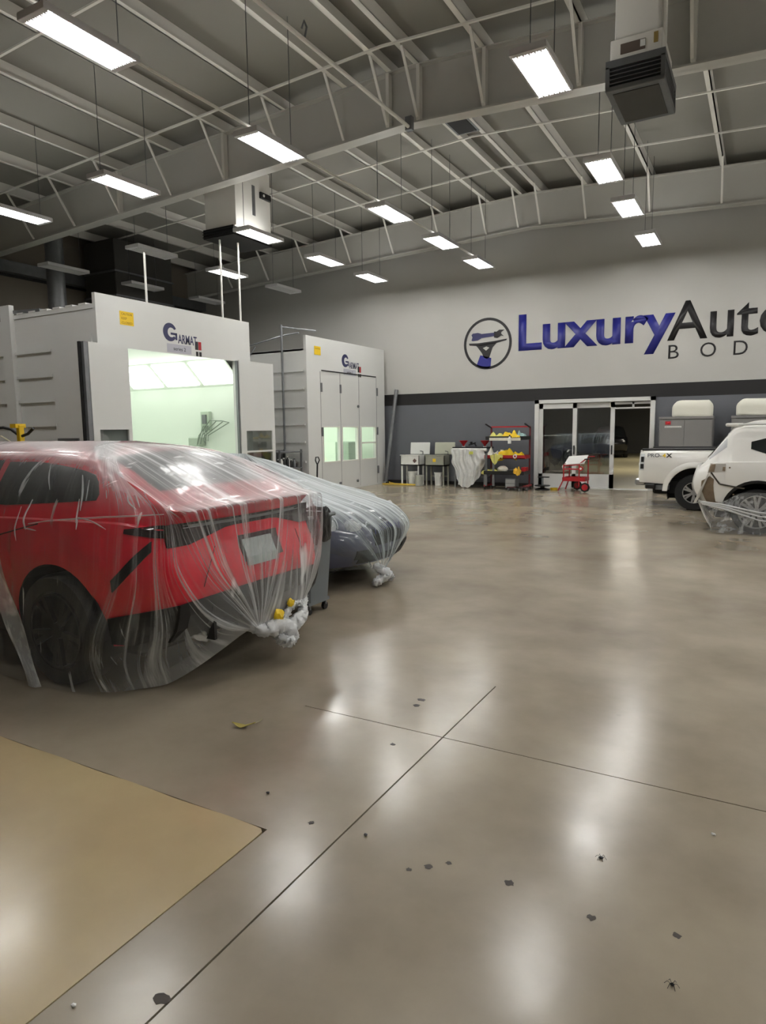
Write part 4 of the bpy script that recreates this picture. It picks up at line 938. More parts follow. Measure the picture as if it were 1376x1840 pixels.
for xc in (1.05, 4.35):
    for sg in (1, -1): wheel(pk, xc, sg, .36, sg*.925, .36, .25, CHROME, 6, rim_r=.215)
BP.top_patch(.08, 1.6, lambda x: .80, off=.012).build('bed_cover', BLACK, pk, **PL)
for sg in (1, -1):
    MB().box((.03, sg*.80-.02*sg-.04, 1.2), (1.64, sg*.80-.02*sg+.04, 1.245), .01).build('bed_rail', BLACK, pk, **PL)
    BP.side_patch(sg, .01, .10, lambda x: .80, lambda x: 1.14, off=.01, n=5).build('tail_lamp', LAMPC, pk, smooth=True, **PL)
    MB().box((.02, sg*.915-.006, .83), (.085, sg*.915+.014, .93)).build('reflector', DARK, pk, **PL); MB().box((.03, sg*.915-.006, .97), (.085, sg*.915+.014, 1.08)).build('reflector', DARK, pk, **PL)
    BP.side_patch(sg, 1.95, 3.45, lambda x: 1.2, lambda x: float(BP.f['ze'](x))-.05, n=14).build('side_window', WIN, pk, smooth=True, **PL)
    # fender flare
    m = MB(); P = []
    for a in np.linspace(.0, PI, 17):
        P.append([Vector((1.05+r_*math.cos(a), sg*(BP.side_y(1.05+r_*math.cos(a), max(.55, .36+r_*math.sin(a)))+o_), .36+r_*math.sin(a)+.02)) for r_, o_ in ((.50, .0), (.50, .03), (.55, .03), (.60, .004))])
    m.grid(P); m.build('fender_flare', WHITE, pk, smooth=True, **PL)
MB().box((-.1, -.8, .48), (.12, .8, .62), .03).build('bumper', CHROME, pk, **PL)
MB().box((.12, -.93, .42), (.32, -.55, .52), .02).build('bumper_bracket', BLACK, pk, **PL); MB().box((-.02, -.85, .9), (.01, .85, .95)).build('tailgate_trim', WHITE, pk, **PL)
MB().box((.32, -.85, .40), (.58, -.7, .50)).build('mud_flap', GALV, pk, **PL)
lt = text('decal', 'PRO-', GALV, pk, PC[0]+.16, 1.075, .27, .075, 'y', pos=PC[1]-.938, bold=.02, depth=.004)
text('decal', '4', YEL, pk, PC[0]+.44, 1.07, .07, .08, 'y', pos=PC[1]-.938, bold=.03, depth=.004); text('decal', 'X', INK, pk, PC[0]+.51, 1.07, .12, .08, 'y', pos=PC[1]-.938, bold=.04, depth=.004)

# ---------- damaged white SUV on the right
BS = Body(4.7,
    zb=[(0, .42), (.4, .34), (1, .3), (4, .3), (4.7, .35)],
    zs=[(0, .98), (.3, 1.12), (1.2, 1.13), (3.4, 1.05), (4.4, .92), (4.7, .75)],
    zt=[(0, 1.06), (.1, 1.17), (.42, 1.60), (.5, 1.70), (.7, 1.74), (1.6, 1.77), (2.4, 1.73), (2.9, 1.6), (3.5, 1.14), (4.3, 1.0), (4.7, .8)],
    ze=[(0, 1.03), (.1, 1.14), (.42, 1.54), (.5, 1.63), (.7, 1.66), (1.6, 1.68), (2.4, 1.64), (2.9, 1.5), (3.5, 1.1), (4.3, .97), (4.7, .78)],
    ws=[(0, .78), (.1, .86), (.3, .92), (.8, .935), (3.8, .93), (4.4, .84), (4.7, .66)],
    wr=[(0, .7), (.1, .72), (.42, .66), (.7, .66), (2.6, .64), (3.5, .74), (4.3, .72), (4.7, .55)],
    rear=[(.4, .14), (.55, .02), (.75, -.06), (.95, -.02), (1.15, .04), (1.5, 0)], front=[(.35, 0), (.7, .04), (1, -.1)],
    arches=[(.86, .35, .46), (3.65, .35, .43)])
SC = (-.93, 12.83)
sv = thing('car', 'white SUV with torn rear corner and plastic around its wheels, by the pickup', 'car', (SC[0], SC[1], 0), 0)
BS.mesh().build('body', WHITE, sv, smooth=True, ang=40, **PL); underbody(sv, BS, .7, .22, .45); wells(sv, BS, .58)
for xc in (.86, 3.65):
    for sg in (1, -1): wheel(sv, xc, sg, .355, sg*.92, .355, .24, CHROME, 7, rim_r=.262)
for sg in (1, -1):
    BS.side_patch(sg, .74, 1.25, lambda x: 1.33-.35*(x-.74), lambda x: 1.44+.28*min(x-.74, .3), n=12).build('quarter_window', WIN, sv, smooth=True, **PL)
    BS.side_patch(sg, 1.32, 2.9, lambda x: 1.16, lambda x: float(BS.f['ze'](x))-.05, n=14).build('side_window', WIN, sv, smooth=True, **PL)
    MB().tube([(.55, sg*.70, 1.705), (1.6, sg*.70, 1.735), (2.4, sg*.68, 1.70)], .016, 6).build('roof_rail', ALU, sv, **PL)
    m = MB(); P = []
    for a in np.linspace(.05, PI-.05, 17):
        P.append([Vector((.86+r_*math.cos(a), sg*(BS.side_y(.86+r_*math.cos(a), max(.4, .35+r_*math.sin(a)))+.012), .35+r_*math.sin(a))) for r_ in (.455, .50)])
    m.grid(P, skirt=(0, -sg*.02, 0)); m.build('arch_cladding', BLACK, sv, smooth=True, **PL)
    BS.side_patch(sg, 1.36, 3.2, lambda x: .3, lambda x: .42, off=.012).build('sill_cladding', BLACK, sv, **PL)
# torn rear quarter: missing lamp hole, split seam, mud
BS.top_patch(.12, .40, lambda x: .58).build('rear_window', WIN, sv, smooth=True, **PL)
MB().box((.36, -.62, 1.68), (.62, .62, 1.735), .02, seg=2).build('roof_spoiler', WHITE, sv, **PL)
sg = -1
BS.side_patch(sg, .13, .40, lambda x: 1.155+1.35*(x-.13)*.55, lambda x: 1.17+1.33*(x-.12)*.98, off=.006, n=8).build('pillar_film', mat('pillar_grey', rgb(182, 184, 186), .5), sv, smooth=True, **PL)
BS.side_patch(sg, .16, .40, lambda x: .95+.12*(x-.16), lambda x: 1.10, off=.008, n=8).build('lamp_socket', mat('socket_grey', rgb(176, 172, 164), .6, var=.15, scale=9), sv, smooth=True, **PL)
BS.side_patch(sg, .17, .25, lambda x: .97, lambda x: 1.09, off=.014, n=5).build('mud_patch', BROWN, sv, **PL)
BS.side_patch(sg, .36, .40, lambda x: .99, lambda x: 1.05, off=.016, n=4).build('mud_patch', BROWN, sv, **PL)
for k, (xa, xb, za, zb_) in enumerate(((.20, .33, .96, .78), (.33, .52, .78, .745), (.52, .68, .745, .72))):
    q = MB(); q.bar((xa, sg*(BS.side_y(xa, za)+.004), za), (xb, sg*(BS.side_y(xb, zb_)+.004), zb_), .03, .022); q.build('split_seam', mat('seam_mud%d' % k, rgb(70, 64, 54), .8, var=.4, scale=20), sv, **PL)
BS.side_patch(sg, .10, .26, lambda x: .44+.3*abs(x-.18), lambda x: .90-.8*abs(x-.2), off=.01, n=9).build('mud_patch', BROWN, sv, **PL)
BS.side_patch(sg, .2, .42, lambda x: .42, lambda x: .50-.1*(x-.2), off=.012, n=7).build('mud_patch', BROWN, sv, **PL)
for x, z in ((.46, 1.04), (.53, .62), (.49, .66)): MB().lathe([(0, 0), (.014, 0)], 8, Matrix.Translation((x, -BS.side_y(x, z)-.004, z)) @ Matrix.Rotation(PI/2, 4, 'X')).build('chip', BROWN, sv, **PL)
# hanging bumper skin
m = MB(); P = []
for a in np.linspace(0, 1, 14):
    P.append([Vector((-.05+.20*t+.05*math.sin(3*a), -.60-.33*a**.6+.0*t, .46+.06*t*0+.48*(t))) for t in np.linspace(0, 1, 6)])
m.grid(P, skirt=(.02, .02, 0)); m.build('bumper_skin', WHITE, sv, smooth=True, **PL)
fs = thing('plastic_skirt', 'see-through plastic film hung around the damaged white SUV wheels', 'plastic film', (SC[0], SC[1], 0), 0)
cols = []; us = []
for x in (4.4, 3.0, 2.0, 1.2, .7): cols.append([(x, -.97, .66), (x, -.985, .5), (x, -1.0, .25), (x, -1.02, .01)]); us.append(4.4-x)
cols.append([(.35, -.97, .50), (.3, -.98, .38), (.26, -.98, .2), (.25, -.98, .02)]); us.append(4.1)
cols.append([(.12, -.9, .46), (.14, -.92, .35), (.18, -.92, .2), (.24, -.92, .08)]); us.append(4.35)
cols.append([(0, -.6, .46), (.05, -.6, .35), (.12, -.6, .2), (.2, -.6, .08)]); us.append(4.7)
cols.append([(-.04, .5, .46), (.02, .5, .35), (.1, .5, .2), (.2, .5, .08)]); us.append(5.8)
film('film_sheet', cols, us, 300, 22, lambda v: .012, FILMS, fs, freq=(26, 60, 120), seed=33)
for k in range(3):
    m = MB(); m.tube([(.05+.02*k, -.95, .50-.02*k), (.4, -1.0, .46-.03*k), (.9, -1.01, .36-.06*k), (1.6, -1.015, .33-.07*k)], [.012, .018, .012, .006], 6); m.build('film_fold', FILMK, fs, smooth=True, **PL)

# ---------- vehicles in the room behind the glass
dk = thing('car', 'dark SUV standing deep in the room seen through the open sliding door', 'car', (-7.4, 38.5, 0), R(100))
for o in [x for x in sv.children if x.name.split('.')[0] in ('body', 'side_window', 'quarter_window', 'rear_window', 'wheel', 'underbody', 'wheel_liner', 'arch_cladding')]:
    c = copy_tree(o, dk)
    if o.name.startswith('body'): c.data = c.data.copy(); c.data.materials[0] = DARKCAR
    if o.name.startswith('wheel') and o.children:
        for ch in c.children: ch.data = ch.data.copy(); ch.data.materials[0] = BLACK
gc = thing('car', 'pale car under plastic in the dim room behind the glass door leaves', 'car', (-6.3, 25.5, 0), PI)
for o in [x for x in blu.children if x.name.split('.')[0] in ('body', 'side_window', 'windshield', 'wheel', 'underbody', 'wheel_liner')]: copy_tree(o, gc)
gf = thing('plastic_car_cover', 'plastic film over the car standing behind the glass door leaves', 'plastic film', (-6.3, 25.5, 0), PI)
FILMT = film_mat('film_table', .82, .3, .3, 9, 2.5, tint=(.8, .81, .8, 1), crinkle=.9)
for o in fb.children:
    c = copy_tree(o, gf); c.data = c.data.copy(); c.data.materials[0] = FILMT

# ------------------------------------------------------------------ bin between the two wrapped cars
t = thing('trash_bin', 'grey rolling trash bin with a black bag between the wrapped cars', 'trash bin', (-3.76, 5.12, 0))
m = MB(); P = []
for z, h in ((.1, .17), (.5, .195), (.93, .22)):
    P.append([Vector((-3.76+h*a, 5.12+h*b, z)) for a, b in ((-1, -.8), (-.8, -1), (.8, -1), (1, -.8), (1, .8), (.8, 1), (-.8, 1), (-1, .8), (-1, -.8))])
m.grid(P); m.box((-3.93, 4.95, .09), (-3.59, 5.29, .12)); m.build('body', GREYP, t)
MB().box((-3.99, 4.89, .90), (-3.53, 5.35, .935), .01).build('rim', GREYP, t)
m = MB(); P = []; r_ = random.Random(4)
for z, h in ((.68, .235), (.74, .245), (.83, .24), (.93, .245), (.965, .235), (.93, .21), (.7, .17)):
    P.append([Vector((-3.76+(h+r_.uniform(-.012, .012))*math.cos(a)*1.08, 5.12+(h+r_.uniform(-.012, .012))*math.sin(a)*1.08, z+r_.uniform(-.02, .02))) for a in np.linspace(0, 2*PI, 29)])
    P[-1][-1] = P[-1][0].copy()
m.grid(P); m.build('bag', BAG, t, smooth=True, ang=60)
for x, y in ((-3.9, 4.99), (-3.62, 4.99), (-3.9, 5.25), (-3.62, 5.25)):
    MB().tube([(x-.015, y, .035), (x+.015, y, .035)], .035, 12).build('caster', BLACK, t); MB().box((x-.02, y-.01, .05), (x+.02, y+.01, .1)).build('caster_fork', GALV, t)

# ------------------------------------------------------------------ along the back wall
def washer(x, label, m_, lid, mark):
    t = thing('gun_washer', label, 'wash basin', (x, 18.75, 0)); y0, y1 = 18.55, 18.95; x0, x1 = x, x+.64
    q = MB(); q.box((x0, y0, .6), (x1, y0+.02, .92)); q.box((x0, y1-.02, .6), (x1, y1, .92)); q.box((x0, y0, .6), (x0+.02, y1, .92)); q.box((x1-.02, y0, .6), (x1, y1, .92)); q.box((x0, y0, .6), (x1, y1, .63))
    q.build('basin', m_, t)
    MB().box((x0-.015, y0-.015, .905), (x1+.015, y0+.03, .93), .005).build('lip', m_, t)
    l_ = MB(); l_.box((x0+.14, y1+.01, .93), (x1+.16, y1+.05, 1.30), .012, rot=Matrix.Rotation(R(-6), 3, 'X')); l_.build('lid', lid, t)
    for xa in (x0+.02, x1-.06):
        for ya in (y0+.01, y1-.05): MB().box((xa, ya, 0), (xa+.04, ya+.04, .6)).build('leg', m_, t)
    MB().box((x0+.03, y1-.04, .25), (x1-.03, y1-.02, .29)).build('brace', m_, t)
    if mark == 'diamond':
        MB().prism([(x0+.42, .75), (x0+.49, .82), (x0+.56, .75), (x0+.49, .68)], -.004, Matrix.Translation((0, y0, 0))).build('label', mat('hazard_brown', rgb(110, 88, 84), .6), t)
    else: MB().box((x0+.26, y0-.004, .72), (x0+.36, y0, .82)).build('label', YEL, t)
    MB().tube([(x1-.05, y1-.02, .93), (x1-.05, y1-.02, 1.02), (x1-.1, y1-.12, 1.04)], .012, 8).build('spout', GALV, t)
washer(-9.82, 'white wash basin with raised white lid, nearest the leaning pipe', PAPER, PAPER, 'diamond')
washer(-8.98, 'olive-grey wash basin with raised lid and yellow label', OLIVE, mat('lid_olive', rgb(176, 178, 160), .5, var=.05), 'label')
def bucket(x, y, r, h, label, m_, r2=None):
    t = thing('bucket', label, 'bucket', (x, y, 0)); r2 = r2 or r*.84
    M = Matrix.Translation((x, y, 0))
    MB().lathe([(0, .005), (r2, .005), (r, h), (r*1.06, h), (r*1.06, h-.03), (r*1.0, h-.03)], 24, M).build('shell', m_, t, smooth=True)
    MB().lathe([(0, h-.04), (r*.97, h-.04), (r*.97, h)], 20, M).build('inside', mat('bucket_shade', rgb(150, 150, 145), .6), t)
    MB().tube([(x+r*1.05*math.cos(a), y-r*.6, h-.06-.16*math.sin(a)) for a in np.linspace(0, PI, 10)], .004, 5).build('handle', GALV, t)
bucket(-9.48, 18.72, .155, .42, 'white bucket under the white wash basin', PAPER)
bucket(-8.60, 18.70, .125, .40, 'white bucket under the olive-grey wash basin', PAPER)
bucket(-9.10, 18.38, .13, .33, 'pale grey tub standing between the two wash basins', mat('tub_grey', rgb(165, 166, 158), .5))
# hose coil on the floor
m = MB(); pts = []
for k in range(70):
    a = k*.33; rr_ = .22+.10*math.sin(k*.7); pts.append((-9.75+(.48+rr_*.4)*math.cos(a)*1.05, 18.40+(.11+rr_*.12)*math.sin(a), .02+.004*(k % 5)))
m.tube([(-10.3, 18.75, .02), (-10.2, 18.5, .08), (-9.95, 18.4, .05)]+pts, .011, 6)
tag(m.build('air_hose', HOSE), 'yellow hose coiled on the floor before the white wash basin', 'hose')
# work table with bunched film
t = thing('work_table', 'dark work table under bunched clear film beside the red rack', 'table', (-7.4, 18.6, 0))
MB().box((-7.95, 18.25, 1.12), (-6.92, 18.9, 1.18), .008).build('tabletop', BLACK, t)
for x in (-7.9, -6.99):
    for y in (18.28, 18.83): MB().box((x, y, 0), (x+.05, y+.05, 1.12)).build('leg', GALV, t)
MB().box((-7.92, 18.28, .3), (-6.88, 18.86, .33)).build('shelf', GALV, t)
MB().box((-7.9, 18.3, .33), (-7.5, 18.8, 1.1), .01).build('side_panel', mat('panel_pale', rgb(170, 170, 162), .5), t)
t = thing('film_bundle', 'bunched clear masking film hanging over the front of the work table', 'plastic film', (-7.4, 18.2, 0))
r_ = random.Random(9); NU, NV = 40, 26; P = []
for i in range(NU):
    u = i/(NU-1); row_ = []
    for j in range(NV):
        v = j/(NV-1); wdt = 1.05-.32*v**1.4+.07*math.sin(7*v+u*4)+.03*math.sin(17*v+9*u)
        x = -7.42+(u-.5)*1.02*wdt+.03*math.sin(9*v+5*u); d = .20*math.sin(PI*u)**.6*(1-.5*v)+.035*math.sin(23*u+3*v)+.02*math.sin(47*u-6*v)
        z = 1.12-1.10*v*(1-.28*(abs(u-.45)*2)**2*1.0)+.02*math.sin(31*u)
        row_.append(Vector((x, 18.22-d-.02, max(.012, z))))
    P.append(row_)
m = MB(); m.grid(P, uv=True); m.build('film_sheet', FILMT, t, smooth=True, ang=180)
MB().tube([(-7.93, 18.22, 1.10), (-6.88, 18.22, 1.10)], .045, 12).build('film_roll', PAPER, t)
MB().box((-7.35, 17.985, .98), (-7.2, 17.995, 1.06)).build('sticker', mat('sticker_lime', rgb(196, 200, 90), .6), t)
def funnel(x, y, z, label, r=.13):
    t = thing('funnel', label, 'funnel', (x, y, z)); M = Matrix.Translation((x, y, z))
    MB().lathe([(.025, 0), (.03, .05), (r, .17), (r*1.04, .18), (r*.97, .18), (.028, .06)], 20, M).build('cone', REDM, t, smooth=True)
    MB().lathe([(.05, 0), (.05, .015), (.03, .015)], 16, M).build('stand_ring', PAPER, t)
funnel(-7.72, 18.55, 1.18, 'red funnel standing on the left end of the work table')
funnel(-7.0, 18.4, 1.18, 'red funnel at the right end of the work table near the rack')
t = thing('spray_gun', 'small black spray gun lying on the work table behind the film', 'spray gun', (-7.45, 18.6, 1.18))
MB().bar((-7.58, 18.6, 1.22), (-7.36, 18.6, 1.29), .03, .04).build('barrel', BLACK, t); MB().bar((-7.40, 18.6, 1.28), (-7.34, 18.6, 1.19), .03, .03).build('grip', BLACK, t); MB().lathe([(0, 0), (.035, 0), (.04, .07), (0, .08)], 12, Matrix.Translation((-7.5, 18.6, 1.25))).build('cup', BLACK, t)
tag(MB().box((-7.9, 18.2, .92), (-7.76, 18.245, 1.10), .005).build('paper_note', PAPER), 'white paper note taped to the left end of the work table', 'paper')
MAROON = mat('maroon_enamel', rgb(104, 28, 36), .4)
# red rolling rack
t = thing('tool_rack', 'tall red rolling rack with sloping trays beside the sliding doors', 'rack', (-6.25, 18.3, 0))
for x in (-6.85, -5.72):
    MB().box((x-.02, 18.5, .1), (x+.02, 18.54, 1.74)).build('post', MAROON, t); MB().bar((x, 18.5, 1.72), (x-.02, 18.1, 1.82), .03, .03).build('arm', BLACK, t)
    MB().bar((x, 17.98, .10), (x, 18.68, .10), .04, .05).build('foot', REDM, t)
MB().box((-6.85, 18.5, 1.72), (-5.72, 18.54, 1.76)).build('top_bar', REDM, t)
for z, d, m_ in ((1.38, .42, BLACK), (.86, .5, REDM), (.42, .55, BLACK)):
    q = MB(); q.box((-6.85, 18.52-d, z), (-5.72, 18.52, z+.02)); q.box((-6.85, 18.52-d, z), (-5.72, 18.54-d, z+.10)); q.box((-6.85, 18.5, z), (-5.72, 18.52, z+.10)); q.box((-6.87, 18.52-d, z), (-6.85, 18.52, z+.1)); q.box((-5.72, 18.52-d, z), (-5.70, 18.52, z+.1)); q.build('tray', m_, t)
for x in (-6.85, -5.72):
    for y in (18.0, 18.64): MB().tube([(x-.02, y, .045), (x+.02, y, .045)], .045, 12).build('caster', BLACK, t)
for x in (-6.84, -6.62): MB().box((x, 17.98, .1), (x+.06, 18.03, 1.0)).build('upright', GALV, t)
# what lies in the trays
def cloth(name, label, cat, c, w_, d_, h_, m_, seed, drop=.0, group=None):
    r = random.Random(seed); n = 13; P = []; ph = [r.uniform(0, 6) for _ in range(4)]
    for i in range(n):
        u = i/(n-1); row_ = []
        for j in range(n):
            v = j/(n-1); e = max(0, math.sin(PI*u))**.45*max(0, math.sin(PI*min(1, v*1.2)))**.5*(.75+.25*math.sin(11*u+ph[1]))
            z = c[2]+.01+h_*max(0, e)*(.6+.4*math.sin(9*u+ph[0])*math.sin(8*v+ph[1]))+.02*abs(math.sin(14*u+ph[2]))
            y = c[1]+(v-.5)*d_
            if drop and v < .28: z -= drop*(1-v/.28)*(.6+.4*math.sin(6*u+ph[3])); y = c[1]+(.28-.5)*d_-.02*math.sin(12*u)
            row_.append(Vector((c[0]+(u-.5)*w_*(1+.1*math.sin(7*v+ph[3])), y, z)))
        P.append(row_)
    m = MB(); m.grid(P, skirt=(0, 0, -.012)); return tag(m.build(name, m_, smooth=True, ang=60), label, cat, group)
PALEY = mat('pale_yellow', rgb(206, 200, 110), .6, var=.2, scale=14); TEAL = mat('pale_teal', rgb(150, 180, 178), .5); CREAM = mat('cream', rgb(214, 210, 196), .6, var=.15, scale=12)
cloth('masking_paper', 'bright yellow crumpled sheet on the top rack tray', 'paper', (-6.2, 18.28, 1.42), 0.47, 0.30, 0.28, YEL, 1)
cloth('masking_paper', 'pale yellow crumpled sheet at the left of the top rack tray', 'paper', (-6.58, 18.28, 1.42), 0.40, 0.30, 0.22, PALEY, 2)
cloth('plastic_bag', 'pale teal bag at the right of the top rack tray', 'bag', (-5.9, 18.28, 1.42), 0.31, 0.30, 0.25, TEAL, 3)
t = thing('spray_bottle', 'white spray bottle with black top standing before the top rack tray', 'bottle', (-6.15, 18.05, 1.3)); M = Matrix.Translation((-6.15, 18.055, 1.28))
MB().lathe([(0, 0), (.05, 0), (.05, .14), (.02, .18), (.02, .2)], 14, M).build('body', PAPER, t, smooth=True); MB().lathe([(.024, .2), (.024, .235), (0, .24)], 10, M).build('trigger_cap', BLACK, t); MB().box((-6.2, 18.0, 1.27), (-6.1, 18.1, 1.28)).build('hook_plate', GALV, t)
tag(MB().box((-6.75, 18.07, 1.36), (-5.85, 18.09, 1.44), .004).build('paper_strip', CREAM), 'cream paper strip along the front of the top rack tray', 'paper')
cloth('masking_paper', 'large bright yellow crumple spilling from the middle rack tray', 'paper', (-6.25, 18.2, .90), 0.52, 0.40, 0.36, YEL, 4, .12)
cloth('masking_paper', 'yellow sheet drooping over the left of the middle rack tray', 'paper', (-6.5, 18.02, .93), 0.34, 0.22, 0.07, PALEY, 5, .24)
cloth('cleaning_rag', 'cream and grey rag heap at the left end of middle rack tray', 'rag', (-6.68, 18.25, .90), 0.38, 0.34, 0.31, CREAM, 6)
cloth('masking_paper', 'small yellow sheet folded at the right of the top rack tray', 'paper', (-5.98, 18.12, 1.44), .22, .14, .12, YEL, 12)
cloth('masking_paper', 'long yellow sheet lying at the back right of the middle rack tray', 'paper', (-5.98, 18.3, .90), .36, .3, .22, YEL, 13)
cloth('cleaning_rag', 'dark green rag at the left of the bottom rack tray', 'rag', (-6.7, 18.3, .46), .26, .24, .18, mat('rag_green', rgb(110, 112, 64), .7, var=.3, scale=16), 14)
tag(MB().blob((-6.42, 18.2, 1.05), (.06, .06, .06), 2, .3, 2).build('cleaning_pad', CREAM, smooth=True), 'small cream pad on the middle rack tray beside the yellow crumple', 'pad')
t = thing('tape_roll', 'small white tape roll at the right of the middle rack tray', 'tape', (-5.98, 18.06, .9)); M = Matrix.Translation((-5.98, 18.01, .93)) @ Matrix.Rotation(PI/2, 4, 'X')
MB().lathe([(.03, -.03), (.055, -.03), (.055, .0), (.03, .0), (.03, -.03)], 18, M).build('roll', PAPER, t); MB().lathe([(.028, -.03), (.03, -.03), (.03, .0), (.028, 0)], 18, M).build('core', GALV, t)
cloth('masking_paper', 'pale crumpled paper over the left edge of bottom rack tray', 'paper', (-6.65, 18.1, .46), 0.56, 0.42, 0.14, PALEY, 7, .06)
tag(MB().blob((-6.38, 18.15, .56), (.15, .13, .10), 3, .05, 5).build('round_pad', CREAM, smooth=True), 'cream rounded pad on the bottom rack tray', 'pad')
tag(MB().box((-6.2, 18.0, .44), (-5.98, 18.25, .56), .02).build('black_case', BLACK), 'small black case on the bottom rack tray', 'case')
cloth('masking_paper', 'orange-yellow scrap at the right of the bottom rack tray', 'paper', (-5.9, 18.0, .47), 0.22, 0.22, 0.22, mat('amber', rgb(224, 176, 50), .6), 8, .08)
tag(MB().box((-5.88, 18.25, .44), (-5.74, 18.48, .62), .01).build('red_case', REDM), 'small red case at the back right of the bottom rack tray', 'case')
t = thing('tool_box', 'grey two-drawer box on the floor below the rack', 'box', (-6.1, 18.1, 0)); MB().box((-6.25, 18.0, .05), (-5.95, 18.3, .32), .008).build('body', GALV, t)
for z in (.07, .19): MB().box((-6.23, 17.985, z), (-5.97, 18.0, z+.1)).build('drawer', mat('drawer%d' % (z*100), rgb(150, 150, 148), .5), t)
MB().box((-6.24, 18.01, 0), (-5.96, 18.29, .05)).build('plinth', BLACK, t)
t = thing('creeper_dolly', 'low dark wheeled dolly in front of the rack', 'dolly', (-5.85, 17.75, 0)); MB().bar((-6.1, 17.7, .1), (-5.55, 17.95, .1), .08, .03).build('rail', mat('rail_maroon', rgb(70, 30, 34), .5), t); MB().bar((-5.95, 17.95, .1), (-5.7, 17.6, .1), .06, .03).build('cross_rail', BLACK, t)
for x, y in ((-6.05, 17.72), (-5.6, 17.92), (-5.72, 17.63), (-5.93, 17.92)): MB().tube([(x-.018, y, .045), (x+.018, y, .045)], .045, 12).build('caster', GALV, t)
t = thing('rotating_stand', 'round black-based stand on the floor by the door frame', 'stand', (-5.3, 18.35, 0)); M = Matrix.Translation((-5.3, 18.35, 0))
MB().lathe([(0, 0), (.2, 0), (.2, .03), (.06, .06), (.06, .1), (.21, .11), (.21, .13), (0, .13)], 24, M).build('base', BLACK, t, smooth=True); MB().lathe([(.03, .13), (.03, .34), (0, .34)], 12, M).build('column', GREYP, t); MB().box((-5.42, 18.3, .34), (-5.12, 18.4, .37)).build('head', BLACK, t)
# red masking paper cart
t = thing('paper_cart', 'small red two-wheeled masking paper cart before the glass door', 'cart', (-4.4, 18.25, 0))
def tb(pts, nm, m_=REDM, r=.018): MB().tube(pts, r, 8).build(nm, m_, t)
tb([(-4.80, 18.1, .02), (-4.66, 18.1, .32), (-4.66, 18.1, .72), (-4.6, 18.1, .74)], 'leg'); tb([(-4.72, 18.55, .02), (-4.62, 18.55, .32), (-4.62, 18.55, .72)], 'leg')
tb([(-4.25, 18.1, .14), (-4.25, 18.1, .74), (-4.10, 18.1, .86)], 'post'); tb([(-4.12, 18.55, .14), (-4.12, 18.55, .92), (-3.95, 18.55, .92)], 'post')
tb([(-4.12, 18.1, .86), (-3.98, 18.1, .88)], 'handle', BLACK); tb([(-4.66, 18.1, .6), (-4.25, 18.1, .6)], 'cross_rail'); tb([(-4.66, 18.1, .69), (-4.25, 18.1, .72)], 'cross_rail'); tb([(-4.66, 18.1, .5), (-4.66, 18.55, .5)], 'cross_rail')
q = MB(); q.box((-4.68, 18.08, .28), (-4.1, 18.57, .30)); q.box((-4.68, 18.07, .28), (-4.1, 18.09, .38)); q.box((-4.68, 18.55, .28), (-4.1, 18.57, .38)); q.box((-4.69, 18.08, .28), (-4.67, 18.57, .38)); q.box((-4.11, 18.08, .28), (-4.09, 18.57, .38)); q.build('tray', REDM, t)
m = MB(); m.grid([[Vector((-4.64+.52*a, 18.08+.48*b, .73+.04*a+.19*b)) for b in (0, .5, 1)] for a in np.linspace(0, 1, 5)], skirt=(0, 0, -.02)); m.build('paper_sheet', PAPER, t)
tb([(-4.66, 18.14, .66), (-4.66, 18.5, .66)], 'paper_roll', PAPER, .06); tb([(-4.2, 18.05, .62), (-4.2, 18.14, .62)], 'tape_disc', REDM, .06); tb([(-4.2, 18.04, .62), (-4.2, 18.05, .62)], 'tape_hub', PAPER, .03)
for x, y in ((-4.08, 18.02), (-4.42, 18.62)): tb([(x, y, .13), (x, y+.035, .13)], 'wheel', BLACK, .13); tb([(x, y-.006, .13), (x, y, .13)], 'wheel_hub', REDM, .085)
tb([(-4.42, 18.62, .13), (-4.2, 18.1, .14), (-4.08, 18.05, .13)], 'axle', GALV, .012)
t = thing('tape_roll', 'yellow tape roll on the floor beside the red cart leg', 'tape', (-5.02, 18.5, 0)); M = Matrix.Translation((-5.02, 18.5, 0))
MB().lathe([(.05, 0), (.10, 0), (.10, .055), (.05, .055), (.05, 0)], 20, M).build('roll', YEL, t); MB().lathe([(.045, 0), (.05, 0), (.05, .055), (.045, .055)], 20, M).build('core', PAPER, t)
# grey cabinets with white bags on top
def cabinet(x0, x1, label, logo):
    t = thing('dust_cabinet', label, 'cabinet', (x0, 18.8, 0)); MB().box((x0, 18.45, .05), (x1, 19.05, 1.92), .012).build('body', CABG, t)
    MB().box((x0-.01, 18.42, 1.87), (x1+.01, 19.06, 1.93), .006).build('top_cap', CABG, t)
    xm = x0+(x1-x0)*.48
    for a, b in ((x0+.02, xm-.005), (xm+.005, x1-.02)): MB().box((a, 18.43, .12), (b, 18.45, 1.85), .004).build('door', CABG, t)
    MB().box((x0+.03, 18.5, 0), (x1-.03, 19.02, .05)).build('plinth', BLACK, t); MB().tube([(x1-.1, 18.43, 1.3), (x1-.1, 18.415, 1.3)], .015, 8).build('latch', GALV, t)
    if logo:
        MB().box((x0+.14, 18.424, 1.735), (x0+.27, 18.43, 1.82)).build('label', REDM, t); text('lettering', '3M', mat('red_print', rgb(230, 40, 60), .5), t, x0+.15, 1.75, .11, .055, 'y', pos=18.424, bold=.03, depth=.003)
        MB().box((x0+.13, 18.425, 1.66), (x0+.52, 18.43, 1.70)).build('strip', PAPER, t); text('lettering', 'Automotive', CABG, t, x0+.14, 1.665, .36, .024, 'y', pos=18.425, depth=.003)
cabinet(-2.36, -1.14, 'grey cabinet with red label behind the white pickup bed', True)
cabinet(-.74, .5, 'grey cabinet standing behind the white SUV roof', False)
